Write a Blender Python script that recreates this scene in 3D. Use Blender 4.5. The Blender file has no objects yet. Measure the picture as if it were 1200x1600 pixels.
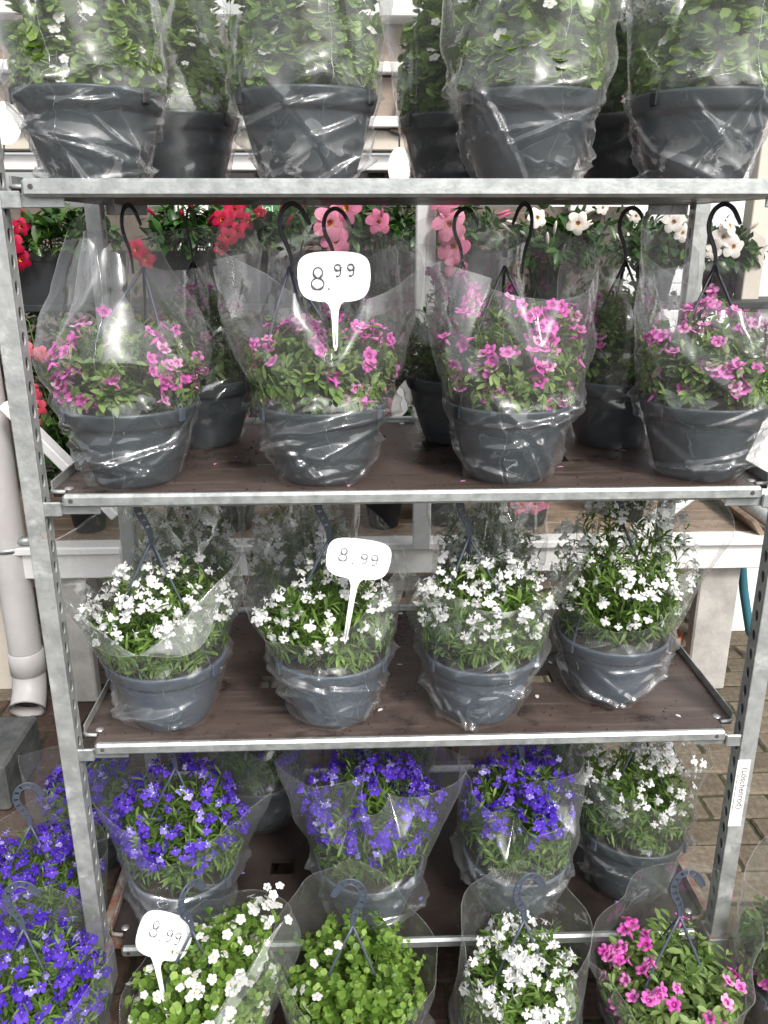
import bpy, math, random
import numpy as np
from mathutils import Matrix, Vector

sc = bpy.context.scene
C = sc.collection
R = math.radians
PI = math.pi

# ------------------------------------------------------------------ camera
cam_d = bpy.data.cameras.new('camera')
cam = bpy.data.objects.new('camera', cam_d)
C.objects.link(cam)
cam_d.sensor_fit = 'VERTICAL'
cam_d.sensor_height = 36.0
cam_d.lens = 36.0 * 1301.3 / 1600.0
cam_d.clip_start = 0.05
cam_d.clip_end = 500
_p, _y, _r = 0.3257, 0.0358, -0.0015
rt = Vector((math.cos(_y), -math.sin(_y), 0))
fw = Vector((math.sin(_y), math.cos(_y), 0))
F = fw * math.cos(_p) + Vector((0, 0, -math.sin(_p)))
U = fw * math.sin(_p) + Vector((0, 0, math.cos(_p)))
R2 = rt * math.cos(_r) + U * math.sin(_r)
U2 = -rt * math.sin(_r) + U * math.cos(_r)
cam.matrix_world = Matrix(((R2.x, U2.x, -F.x, -0.1068), (R2.y, U2.y, -F.y, -1.3739), (R2.z, U2.z, -F.z, 1.5859), (0, 0, 0, 1)))
sc.camera = cam

# ------------------------------------------------------------------ sky, sun, exposure
SUN_EL, SUN_AZ = R(45), R(26)        # azimuth measured from -Y (behind the camera) towards +X
to_sun = Vector((math.sin(SUN_AZ) * math.cos(SUN_EL), -math.cos(SUN_AZ) * math.cos(SUN_EL), math.sin(SUN_EL)))
w = bpy.data.worlds.new('World')
sc.world = w
w.use_nodes = True
nt = w.node_tree
bg = nt.nodes['Background']
sky = nt.nodes.new('ShaderNodeTexSky')
sky.sky_type = 'NISHITA'
sky.sun_disc = False
sky.sun_elevation = SUN_EL
sky.sun_rotation = math.atan2(to_sun.x, to_sun.y)
sky.air_density = 1.0
sky.dust_density = 4.0
hs = nt.nodes.new('ShaderNodeHueSaturation')
hs.inputs['Saturation'].default_value = 0.22
nt.links.new(sky.outputs[0], hs.inputs['Color'])
nt.links.new(hs.outputs[0], bg.inputs[0])
bg.inputs[1].default_value = 0.13
sun_d = bpy.data.lights.new('sun', 'SUN')
sun_d.energy = 1.5
sun_d.angle = R(11)
sun_d.color = (1, 0.96, 0.9)
sun = bpy.data.objects.new('sun', sun_d)
sun.rotation_euler = to_sun.to_track_quat('Z', 'Y').to_euler()
C.objects.link(sun)
vs = sc.view_settings
vs.view_transform = 'Standard'
vs.look = 'None'
vs.exposure = 1.0
vs.gamma = 1
vs.use_curve_mapping = False
cy = sc.cycles
cy.max_bounces = 7
cy.diffuse_bounces = 3
cy.glossy_bounces = 3
cy.transmission_bounces = 4
cy.transparent_max_bounces = 28
cy.use_denoising = True
cy.caustics_reflective = False
cy.caustics_refractive = False

# ------------------------------------------------------------------ materials
def nodes(m):
    m.use_nodes = True
    t = m.node_tree
    return t, t.nodes, t.links

def mat(name, col, rough=0.5, metal=0.0, col2=None, scale=20.0, detail=4.0, bump=0.0, bscale=None, spec=None, stretch=None, lo=0.35, hi=0.65, rough2=None):
    m = bpy.data.materials.new(name)
    t, N, L = nodes(m)
    b = N['Principled BSDF']
    b.inputs['Base Color'].default_value = (*col, 1)
    b.inputs['Roughness'].default_value = rough
    b.inputs['Metallic'].default_value = metal
    if spec is not None:
        b.inputs['Specular IOR Level'].default_value = spec
    if col2 is not None or bump:
        tc = N.new('ShaderNodeTexCoord')
        mp = N.new('ShaderNodeMapping')
        if stretch: mp.inputs['Scale'].default_value = stretch
        L.new(tc.outputs['Object'], mp.inputs[0])
    if col2 is not None:
        n = N.new('ShaderNodeTexNoise')
        n.inputs['Scale'].default_value = scale
        n.inputs['Detail'].default_value = detail
        n.inputs['Roughness'].default_value = 0.65
        L.new(mp.outputs[0], n.inputs['Vector'])
        cr = N.new('ShaderNodeValToRGB')
        cr.color_ramp.elements[0].position = lo
        cr.color_ramp.elements[1].position = hi
        cr.color_ramp.elements[0].color = (*col, 1)
        cr.color_ramp.elements[1].color = (*col2, 1)
        L.new(n.outputs[0], cr.inputs[0])
        L.new(cr.outputs[0], b.inputs['Base Color'])
        if rough2 is not None:
            mr = N.new('ShaderNodeMapRange')
            mr.inputs['To Min'].default_value = rough
            mr.inputs['To Max'].default_value = rough2
            mr.inputs['From Min'].default_value = lo
            mr.inputs['From Max'].default_value = hi
            L.new(n.outputs[0], mr.inputs[0])
            L.new(mr.outputs[0], b.inputs['Roughness'])
    if bump:
        n2 = N.new('ShaderNodeTexNoise')
        n2.inputs['Scale'].default_value = bscale or scale * 3
        n2.inputs['Detail'].default_value = 6
        L.new(mp.outputs[0], n2.inputs['Vector'])
        bp = N.new('ShaderNodeBump')
        bp.inputs['Strength'].default_value = bump
        bp.inputs['Distance'].default_value = 0.004
        L.new(n2.outputs[0], bp.inputs['Height'])
        L.new(bp.outputs[0], b.inputs['Normal'])
    return m

def leaf_mat(name, c1, c2, c3, rough=0.45, trans=0.35):
    """leaf colour varies from leaf to leaf (per island and per object)"""
    m = bpy.data.materials.new(name)
    t, N, L = nodes(m)
    b = N['Principled BSDF']
    b.inputs['Roughness'].default_value = rough
    b.inputs['Specular IOR Level'].default_value = 0.35
    g = N.new('ShaderNodeNewGeometry')
    oi = N.new('ShaderNodeObjectInfo')
    ad = N.new('ShaderNodeMath'); ad.operation = 'ADD'
    fr = N.new('ShaderNodeMath'); fr.operation = 'FRACT'
    L.new(g.outputs['Random Per Island'], ad.inputs[0])
    L.new(oi.outputs['Random'], ad.inputs[1])
    L.new(ad.outputs[0], fr.inputs[0])
    cr = N.new('ShaderNodeValToRGB')
    e = cr.color_ramp.elements
    e[0].position = 0.0; e[0].color = (*c1, 1)
    e[1].position = 1.0; e[1].color = (*c3, 1)
    k = e.new(0.55); k.color = (*c2, 1)
    L.new(fr.outputs[0], cr.inputs[0])
    L.new(cr.outputs[0], b.inputs['Base Color'])
    tr = N.new('ShaderNodeBsdfTranslucent')
    hv = N.new('ShaderNodeHueSaturation')
    hv.inputs['Saturation'].default_value = 1.15
    hv.inputs['Value'].default_value = 1.3
    L.new(cr.outputs[0], hv.inputs['Color'])
    L.new(hv.outputs[0], tr.inputs['Color'])
    mx = N.new('ShaderNodeMixShader')
    mx.inputs[0].default_value = trans
    L.new(b.outputs[0], mx.inputs[1])
    L.new(tr.outputs[0], mx.inputs[2])
    L.new(mx.outputs[0], N['Material Output'].inputs[0])
    return m

def petal_mat(name, c1, c2, trans=0.35, rad=0.012, core=0.72):
    m = bpy.data.materials.new(name)
    t, N, L = nodes(m)
    b = N['Principled BSDF']
    b.inputs['Roughness'].default_value = 0.55
    b.inputs['Specular IOR Level'].default_value = 0.2
    oi = N.new('ShaderNodeObjectInfo')
    cr = N.new('ShaderNodeValToRGB')
    cr.color_ramp.elements[0].color = (*c1, 1)
    cr.color_ramp.elements[1].color = (*c2, 1)
    L.new(oi.outputs['Random'], cr.inputs[0])
    tc = N.new('ShaderNodeTexCoord')
    ln = N.new('ShaderNodeVectorMath'); ln.operation = 'LENGTH'
    L.new(tc.outputs['Object'], ln.inputs[0])
    mr = N.new('ShaderNodeMapRange'); mr.inputs['From Max'].default_value = rad; mr.inputs['To Min'].default_value = core; mr.inputs['To Max'].default_value = 1.0
    L.new(ln.outputs['Value'], mr.inputs[0])
    nz = N.new('ShaderNodeTexNoise'); nz.inputs['Scale'].default_value = 260; nz.inputs['Detail'].default_value = 2
    L.new(tc.outputs['Object'], nz.inputs['Vector'])
    mz = N.new('ShaderNodeMapRange'); mz.inputs['From Min'].default_value = 0.3; mz.inputs['From Max'].default_value = 0.7; mz.inputs['To Min'].default_value = 0.84; mz.inputs['To Max'].default_value = 1.06
    L.new(nz.outputs[0], mz.inputs[0])
    mm = N.new('ShaderNodeMath'); mm.operation = 'MULTIPLY'
    L.new(mr.outputs[0], mm.inputs[0]); L.new(mz.outputs[0], mm.inputs[1])
    sc_ = N.new('ShaderNodeVectorMath'); sc_.operation = 'SCALE'
    L.new(cr.outputs[0], sc_.inputs[0]); L.new(mm.outputs[0], sc_.inputs['Scale'])
    L.new(sc_.outputs[0], b.inputs['Base Color'])
    tr = N.new('ShaderNodeBsdfTranslucent')
    L.new(sc_.outputs[0], tr.inputs['Color'])
    mx = N.new('ShaderNodeMixShader')
    mx.inputs[0].default_value = trans
    L.new(b.outputs[0], mx.inputs[1])
    L.new(tr.outputs[0], mx.inputs[2])
    L.new(mx.outputs[0], N['Material Output'].inputs[0])
    return m

def film_mat(name, haze=0.05, refl=0.10, rough=0.07, wet=0.0, bump=0.25):
    """thin clear plastic film: transparent, mirror-like at glancing angles, faintly milky"""
    m = bpy.data.materials.new(name)
    t, N, L = nodes(m)
    N.remove(N['Principled BSDF'])
    tc = N.new('ShaderNodeTexCoord')
    n1 = N.new('ShaderNodeTexNoise'); n1.inputs['Scale'].default_value = 9; n1.inputs['Detail'].default_value = 3
    oi = N.new('ShaderNodeObjectInfo')
    of = N.new('ShaderNodeVectorMath'); of.operation = 'MULTIPLY_ADD'
    of.inputs[1].default_value = (37.0, 53.0, 71.0)
    L.new(oi.outputs['Random'], of.inputs[0]); L.new(tc.outputs['Object'], of.inputs[2])
    L.new(of.outputs[0], n1.inputs['Vector'])
    bp = N.new('ShaderNodeBump'); bp.inputs['Strength'].default_value = bump; bp.inputs['Distance'].default_value = 0.02
    L.new(n1.outputs[0], bp.inputs['Height'])
    trn = N.new('ShaderNodeBsdfTransparent'); trn.inputs[0].default_value = (0.97, 0.975, 0.975, 1)
    dif = N.new('ShaderNodeBsdfDiffuse'); dif.inputs[0].default_value = (0.85, 0.86, 0.86, 1)
    trl = N.new('ShaderNodeBsdfTranslucent'); trl.inputs[0].default_value = (0.85, 0.86, 0.86, 1)
    mh = N.new('ShaderNodeMixShader'); mh.inputs[0].default_value = 0.5
    L.new(dif.outputs[0], mh.inputs[1]); L.new(trl.outputs[0], mh.inputs[2])
    # milky patches where moist film clings (noise, thresholded) + overall faint haze
    n2 = N.new('ShaderNodeTexNoise'); n2.inputs['Scale'].default_value = 16; n2.inputs['Detail'].default_value = 7; n2.inputs['Roughness'].default_value = 0.6
    n2.inputs['Distortion'].default_value = 0.6
    L.new(of.outputs[0], n2.inputs['Vector'])
    mr = N.new('ShaderNodeMapRange')
    mr.inputs['From Min'].default_value = 0.515; mr.inputs['From Max'].default_value = 0.56
    mr.inputs['To Min'].default_value = 0; mr.inputs['To Max'].default_value = wet
    L.new(n2.outputs[0], mr.inputs[0])
    sx = N.new('ShaderNodeSeparateXYZ'); L.new(tc.outputs['Object'], sx.inputs[0])
    zr = N.new('ShaderNodeMapRange')
    zr.inputs['From Min'].default_value = 0.085; zr.inputs['From Max'].default_value = 0.03
    L.new(sx.outputs['Z'], zr.inputs[0])
    mu = N.new('ShaderNodeMath'); mu.operation = 'MULTIPLY'
    L.new(mr.outputs[0], mu.inputs[0]); L.new(zr.outputs[0], mu.inputs[1])
    lw0 = N.new('ShaderNodeLayerWeight'); lw0.inputs[0].default_value = 0.5
    p0 = N.new('ShaderNodeMath'); p0.operation = 'POWER'; p0.inputs[1].default_value = 3
    L.new(lw0.outputs['Facing'], p0.inputs[0])
    hz = N.new('ShaderNodeMath'); hz.operation = 'MULTIPLY_ADD'; hz.inputs[1].default_value = haze * 1.5; hz.inputs[2].default_value = haze
    L.new(p0.outputs[0], hz.inputs[0])
    ad = N.new('ShaderNodeMath'); ad.operation = 'ADD'; ad.use_clamp = True
    L.new(mu.outputs[0], ad.inputs[0]); L.new(hz.outputs[0], ad.inputs[1])
    m1 = N.new('ShaderNodeMixShader')
    L.new(ad.outputs[0], m1.inputs[0]); L.new(trn.outputs[0], m1.inputs[1]); L.new(mh.outputs[0], m1.inputs[2])
    gl = N.new('ShaderNodeBsdfGlossy'); gl.inputs['Roughness'].default_value = rough
    gl.inputs['Color'].default_value = (1, 1, 1, 1)
    L.new(bp.outputs[0], gl.inputs['Normal'])
    lw = N.new('ShaderNodeLayerWeight'); lw.inputs[0].default_value = 0.5
    L.new(bp.outputs[0], lw.inputs['Normal'])
    pw = N.new('ShaderNodeMath'); pw.operation = 'POWER'; pw.inputs[1].default_value = 4
    L.new(lw.outputs['Facing'], pw.inputs[0])
    ma = N.new('ShaderNodeMath'); ma.operation = 'MULTIPLY_ADD'; ma.use_clamp = True
    ma.inputs[1].default_value = 0.38; ma.inputs[2].default_value = refl
    L.new(pw.outputs[0], ma.inputs[0])
    m2 = N.new('ShaderNodeMixShader')
    L.new(ma.outputs[0], m2.inputs[0]); L.new(m1.outputs[0], m2.inputs[1]); L.new(gl.outputs[0], m2.inputs[2])
    L.new(m2.outputs[0], N['Material Output'].inputs[0])
    return m

M = {}
M['galv'] = mat('galvanised_steel', (0.36, 0.38, 0.375), 0.42, 0.75, (0.50, 0.52, 0.51), 45, 5, 0.12, 160, rough2=0.55)
M['galv_old'] = mat('weathered_galvanised_steel', (0.33, 0.345, 0.34), 0.5, 0.6, (0.48, 0.49, 0.48), 25, 6, 0.2, 120, rough2=0.62)
M['rust'] = mat('rusty_steel', (0.20, 0.07, 0.03), 0.8, 0.1, (0.30, 0.28, 0.26), 30, 6, 0.4, 120)
M['board'] = mat('brown_phenolic_board', (0.045, 0.030, 0.026), 0.30, 0, (0.105, 0.078, 0.068), 7, 8, 0.10, 90, lo=0.3, hi=0.72, rough2=0.5, stretch=(0.6, 1.6, 1))
def add_wear(m, col, scale, lo, hi, amount, rough=0.8, stretch=(1, 1, 1), detail=8):
    t = m.node_tree; N = t.nodes; L = t.links
    b = N['Principled BSDF']
    tc = N.new('ShaderNodeTexCoord'); mp = N.new('ShaderNodeMapping'); mp.inputs['Scale'].default_value = stretch
    oi = N.new('ShaderNodeObjectInfo'); L.new(oi.outputs['Random'], mp.inputs['Location'])
    L.new(tc.outputs['Object'], mp.inputs[0])
    n = N.new('ShaderNodeTexNoise'); n.inputs['Scale'].default_value = scale; n.inputs['Detail'].default_value = detail; n.inputs['Roughness'].default_value = 0.7
    L.new(mp.outputs[0], n.inputs['Vector'])
    mr = N.new('ShaderNodeMapRange'); mr.inputs['From Min'].default_value = lo; mr.inputs['From Max'].default_value = hi; mr.inputs['To Max'].default_value = amount
    L.new(n.outputs[0], mr.inputs[0])
    for sock, val in (('Base Color', (*col, 1)), ('Roughness', rough), ('Metallic', 0.0)):
        s_ = b.inputs[sock]
        mx = N.new('ShaderNodeMix'); mx.data_type = 'RGBA' if sock == 'Base Color' else 'FLOAT'
        k = ('A', 'B', 'Result')
        A = [q for q in mx.inputs if q.name == 'A' and q.type == ('RGBA' if sock == 'Base Color' else 'VALUE')][0]
        Bq = [q for q in mx.inputs if q.name == 'B' and q.type == ('RGBA' if sock == 'Base Color' else 'VALUE')][0]
        Rq = [q for q in mx.outputs if q.type == ('RGBA' if sock == 'Base Color' else 'VALUE')][0]
        if s_.is_linked: L.new(s_.links[0].from_socket, A)
        else: A.default_value = s_.default_value
        Bq.default_value = val
        L.new(mr.outputs[0], mx.inputs[0]); L.new(Rq, s_)
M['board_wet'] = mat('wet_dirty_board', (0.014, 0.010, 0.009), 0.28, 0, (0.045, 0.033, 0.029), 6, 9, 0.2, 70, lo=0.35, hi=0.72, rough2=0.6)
M['rivet'] = mat('zinc_rivet', (0.6, 0.6, 0.6), 0.35, 0.8)
M['pot'] = mat('slate_grey_plastic', (0.030, 0.041, 0.050), 0.40, 0, (0.046, 0.060, 0.071), 18, 5, 0.05, 200)
M['pot_blue'] = mat('blue_grey_plastic', (0.055, 0.074, 0.100), 0.38, 0, (0.080, 0.102, 0.132), 14, 5, 0.05, 200)
M['hanger_dark'] = mat('black_plastic', (0.014, 0.016, 0.019), 0.42)
M['hanger_blue'] = mat('blue_grey_hanger_plastic', (0.055, 0.066, 0.092), 0.42)
M['soil'] = mat('potting_soil', (0.018, 0.012, 0.009), 0.95, 0, (0.045, 0.032, 0.024), 60, 5, 0.8, 120)
M['leaf_cal'] = leaf_mat('calibrachoa_leaf', (0.10, 0.17, 0.042), (0.165, 0.255, 0.075), (0.26, 0.345, 0.125))
M['leaf_lob'] = leaf_mat('lobelia_leaf', (0.06, 0.125, 0.022), (0.125, 0.215, 0.042), (0.21, 0.31, 0.08))
M['leaf_bac'] = leaf_mat('bacopa_leaf', (0.085, 0.17, 0.028), (0.16, 0.27, 0.045), (0.26, 0.38, 0.085))
M['leaf_bac_pale'] = leaf_mat('pale_bacopa_leaf', (0.13, 0.21, 0.05), (0.21, 0.32, 0.075), (0.32, 0.43, 0.14))  # lighter greens for the top shelf bacopas
M['leaf_man'] = leaf_mat('mandevilla_leaf', (0.015, 0.045, 0.012), (0.032, 0.085, 0.018), (0.075, 0.15, 0.032), 0.28, 0.2)
M['stem'] = mat('green_stem', (0.10, 0.17, 0.04), 0.6)
M['pet_pink'] = petal_mat('magenta_petal', (0.76, 0.11, 0.52), (0.86, 0.28, 0.68))
M['pet_deep'] = petal_mat('deep_magenta_petal', (0.52, 0.03, 0.30), (0.62, 0.06, 0.38))
M['pet_pale'] = petal_mat('pale_pink_petal', (0.76, 0.34, 0.58), (0.84, 0.50, 0.70))
M['pet_white'] = petal_mat('white_petal', (0.82, 0.82, 0.80), (0.90, 0.90, 0.90), 0.3, core=0.86)
M['pet_violet'] = petal_mat('violet_petal', (0.056, 0.018, 0.40), (0.15, 0.065, 0.62), 0.3)
M['pet_lilac'] = petal_mat('lilac_petal', (0.26, 0.20, 0.72), (0.44, 0.38, 0.82), 0.3)
M['pet_red'] = petal_mat('red_petal', (0.36, 0.003, 0.034), (0.50, 0.010, 0.06), 0.25, rad=.04)
M['pet_coral'] = petal_mat('coral_petal', (0.66, 0.06, 0.12), (0.76, 0.13, 0.20), 0.25, rad=.04)
M['pet_rose'] = petal_mat('rose_pink_petal', (0.74, 0.17, 0.34), (0.84, 0.32, 0.46), 0.3, rad=.04)
M['pet_cream'] = petal_mat('blush_white_petal', (0.84, 0.76, 0.70), (0.88, 0.84, 0.80), 0.3, rad=.03, core=.8)
M['throat'] = mat('yellow_throat', (0.70, 0.42, 0.03), 0.6)
M['eye'] = mat('white_eye', (0.85, 0.85, 0.9), 0.6)
M['bud'] = mat('flower_bud', (0.30, 0.36, 0.12), 0.6)
M['film'] = film_mat('clear_film', 0.062, 0.085, 0.045)
M['film_top'] = film_mat('milky_film', 0.11, 0.075, 0.06, wet=0.0)
M['film_wet'] = film_mat('milky_film_moist', 0.10, 0.075, 0.05, wet=0.5)
M['film_seam'] = film_mat('film_seam', 0.10, 0.14, 0.15)
M['film_edge'] = film_mat('cut_film_edge', 0.16, 0.04, 0.4)  # whitish haze draws the light caught along the cut edge
M['sign'] = mat('white_sign_plastic', (0.86, 0.86, 0.85), 0.4)
M['ink'] = mat('grey_marker_ink', (0.09, 0.09, 0.095), 0.6)
M['ink_light'] = mat('pale_pencil_line', (0.19, 0.19, 0.20), 0.6)
M['white_paint'] = mat('white_painted_metal', (0.74, 0.73, 0.71), 0.45, 0, (0.80, 0.79, 0.78), 6, 5, 0.05, 60)
M['alu'] = mat('aluminium_post', (0.66, 0.66, 0.66), 0.45, 0.35, (0.72, 0.72, 0.72), 10, 4, 0.03, 100, stretch=(30, 30, 1))
M['beige'] = mat('beige_board', (0.50, 0.45, 0.38), 0.6, 0, (0.58, 0.53, 0.46), 5, 4, 0.05, 60)
M['brown_panel'] = mat('brown_panel', (0.21, 0.165, 0.13), 0.5, 0, (0.28, 0.22, 0.18), 4, 6, 0.05, 60, stretch=(1, 1, 5))
M['dark_wood'] = mat('dark_rafter', (0.10, 0.08, 0.065), 0.6, 0, (0.15, 0.12, 0.10), 8, 5, 0.1, 60)
M['wood'] = mat('weathered_wood', (0.17, 0.115, 0.08), 0.7, 0, (0.30, 0.225, 0.17), 5, 7, 0.3, 50, stretch=(1, 6, 6))
M['concrete'] = mat('grey_concrete', (0.30, 0.285, 0.265), 0.85, 0, (0.45, 0.43, 0.40), 9, 8, 0.4, 70)
M['block'] = mat('dark_stone', (0.04, 0.043, 0.043), 0.75, 0, (0.12, 0.125, 0.12), 14, 9, 0.5, 90, lo=0.4, hi=0.7)
M['pvc'] = mat('grey_pvc', (0.47, 0.45, 0.44), 0.42, 0, (0.55, 0.53, 0.52), 6, 5, 0.03, 80)
M['dark'] = mat('inner_shade', (0.02, 0.018, 0.016), 0.9, 0, (0.10, 0.09, 0.08), 20, 5)  # near-black colour that paints the shade inside openings
M['planter'] = mat('anthracite_planter', (0.012, 0.014, 0.016), 0.6, 0, (0.02, 0.022, 0.025), 20, 4, 0.1, 100)
M['terracotta'] = mat('terracotta', (0.35, 0.11, 0.05), 0.8, 0, (0.42, 0.17, 0.09), 15, 4, 0.1, 80)
M['green_cap'] = mat('green_plastic', (0.02, 0.16, 0.09), 0.45)
M['hose'] = mat('blue_green_hose', (0.03, 0.13, 0.17), 0.45)
M['green_sign'] = mat('green_banner', (0.03, 0.22, 0.05), 0.5)
M['card'] = mat('label_card', (0.78, 0.77, 0.75), 0.5)
M['card_dark'] = mat('label_dark_print', (0.10, 0.06, 0.06), 0.5)
M['glass'] = mat('dark_window_glass', (0.02, 0.022, 0.022), 0.05, 0, spec=0.8)
M['siding'] = mat('white_siding', (0.80, 0.80, 0.80), 0.5)
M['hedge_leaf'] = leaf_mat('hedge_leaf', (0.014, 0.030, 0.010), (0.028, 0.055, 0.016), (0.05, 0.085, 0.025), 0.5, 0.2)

def paver_mat(name, c1, c2, c3):
    m = leaf_mat(name, c1, c2, c3, 0.85, 0.0)
    t = m.node_tree; N = t.nodes; L = t.links
    b = N['Principled BSDF']
    tc = N.new('ShaderNodeTexCoord')
    n = N.new('ShaderNodeTexNoise'); n.inputs['Scale'].default_value = 55; n.inputs['Detail'].default_value = 8
    n.inputs['Roughness'].default_value = 0.75
    L.new(tc.outputs['Object'], n.inputs['Vector'])
    src = b.inputs['Base Color'].links[0].from_socket
    mx = N.new('ShaderNodeMix'); mx.data_type = 'RGBA'; mx.blend_type = 'MULTIPLY'
    mx.inputs['Factor'].default_value = 0.8
    cr = N.new('ShaderNodeValToRGB')
    cr.color_ramp.elements[0].position = 0.3; cr.color_ramp.elements[0].color = (0.35, 0.33, 0.3, 1)
    cr.color_ramp.elements[1].position = 0.65; cr.color_ramp.elements[1].color = (1.25, 1.25, 1.25, 1)
    L.new(n.outputs[0], cr.inputs[0])
    L.new(src, mx.inputs['A']); L.new(cr.outputs[0], mx.inputs['B'])
    L.new(mx.outputs['Result'], b.inputs['Base Color'])
    bp = N.new('ShaderNodeBump'); bp.inputs['Strength'].default_value = 0.6; bp.inputs['Distance'].default_value = 0.005
    L.new(n.outputs[0], bp.inputs['Height']); L.new(bp.outputs[0], b.inputs['Normal'])
    return m
M['paver'] = paver_mat('concrete_paver', (0.105, 0.085, 0.06), (0.145, 0.118, 0.085), (0.19, 0.155, 0.115))
M['paver_red'] = paver_mat('brown_clay_paver', (0.06, 0.036, 0.028), (0.08, 0.05, 0.04), (0.105, 0.068, 0.054))
M['brick'] = paver_mat('brown_brick', (0.10, 0.075, 0.055), (0.14, 0.10, 0.075), (0.18, 0.13, 0.10))
M['joint'] = mat('mossy_joint_soil', (0.022, 0.02, 0.013), 0.95, 0, (0.05, 0.055, 0.02), 30, 8, 0.9, 120)
M['gravel'] = mat('damp_dark_paving', (0.03, 0.027, 0.023), 0.7, 0, (0.10, 0.09, 0.08), 70, 9, 0.8, 160)
M['street'] = mat('asphalt', (0.055, 0.053, 0.05), 0.85, 0, (0.09, 0.087, 0.083), 3, 8, 0.3, 60)

add_wear(M['board'], (0.018, 0.013, 0.010), 6, 0.52, 0.60, 0.75, 0.22)
add_wear(M['board'], (0.19, 0.16, 0.14), 22, 0.54, 0.74, 0.6, 0.7, (0.16, 2.2, 1))
add_wear(M['board'], (0.02, 0.014, 0.012), 26, 0.56, 0.70, 0.7, 0.5, (0.12, 2.0, 1))
add_wear(M['board'], (0.012, 0.009, 0.007), 90, 0.66, 0.70, 0.9, 0.9, detail=3)
add_wear(M['galv'], (0.22, 0.23, 0.225), 9, 0.55, 0.66, 0.35, 0.6, (1, 1, 3))
add_wear(M['galv'], (0.62, 0.62, 0.60), 60, 0.66, 0.72, 0.8, 0.7, (0.3, 1, 1))
add_wear(M['galv_old'], (0.60, 0.61, 0.59), 14, 0.56, 0.68, 0.6, 0.7)
add_wear(M['galv_old'], (0.16, 0.165, 0.16), 28, 0.62, 0.68, 0.75, 0.7, (1, 1, 0.4))
add_wear(M['galv_old'], (0.20, 0.085, 0.04), 11, 0.66, 0.72, 0.7, 0.85)
add_wear(M['pot'], (0.13, 0.13, 0.12), 22, 0.56, 0.72, 0.4, 0.8)
add_wear(M['pot_blue'], (0.20, 0.21, 0.22), 20, 0.56, 0.72, 0.4, 0.8)
add_wear(M['pot_blue'], (0.03, 0.035, 0.04), 9, 0.58, 0.70, 0.5, 0.5)
add_wear(M['sign'], (0.66, 0.65, 0.62), 18, 0.56, 0.74, 0.5, 0.55)
add_wear(M['planter'], (0.07, 0.065, 0.055), 14, 0.55, 0.72, 0.5, 0.9)

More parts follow.
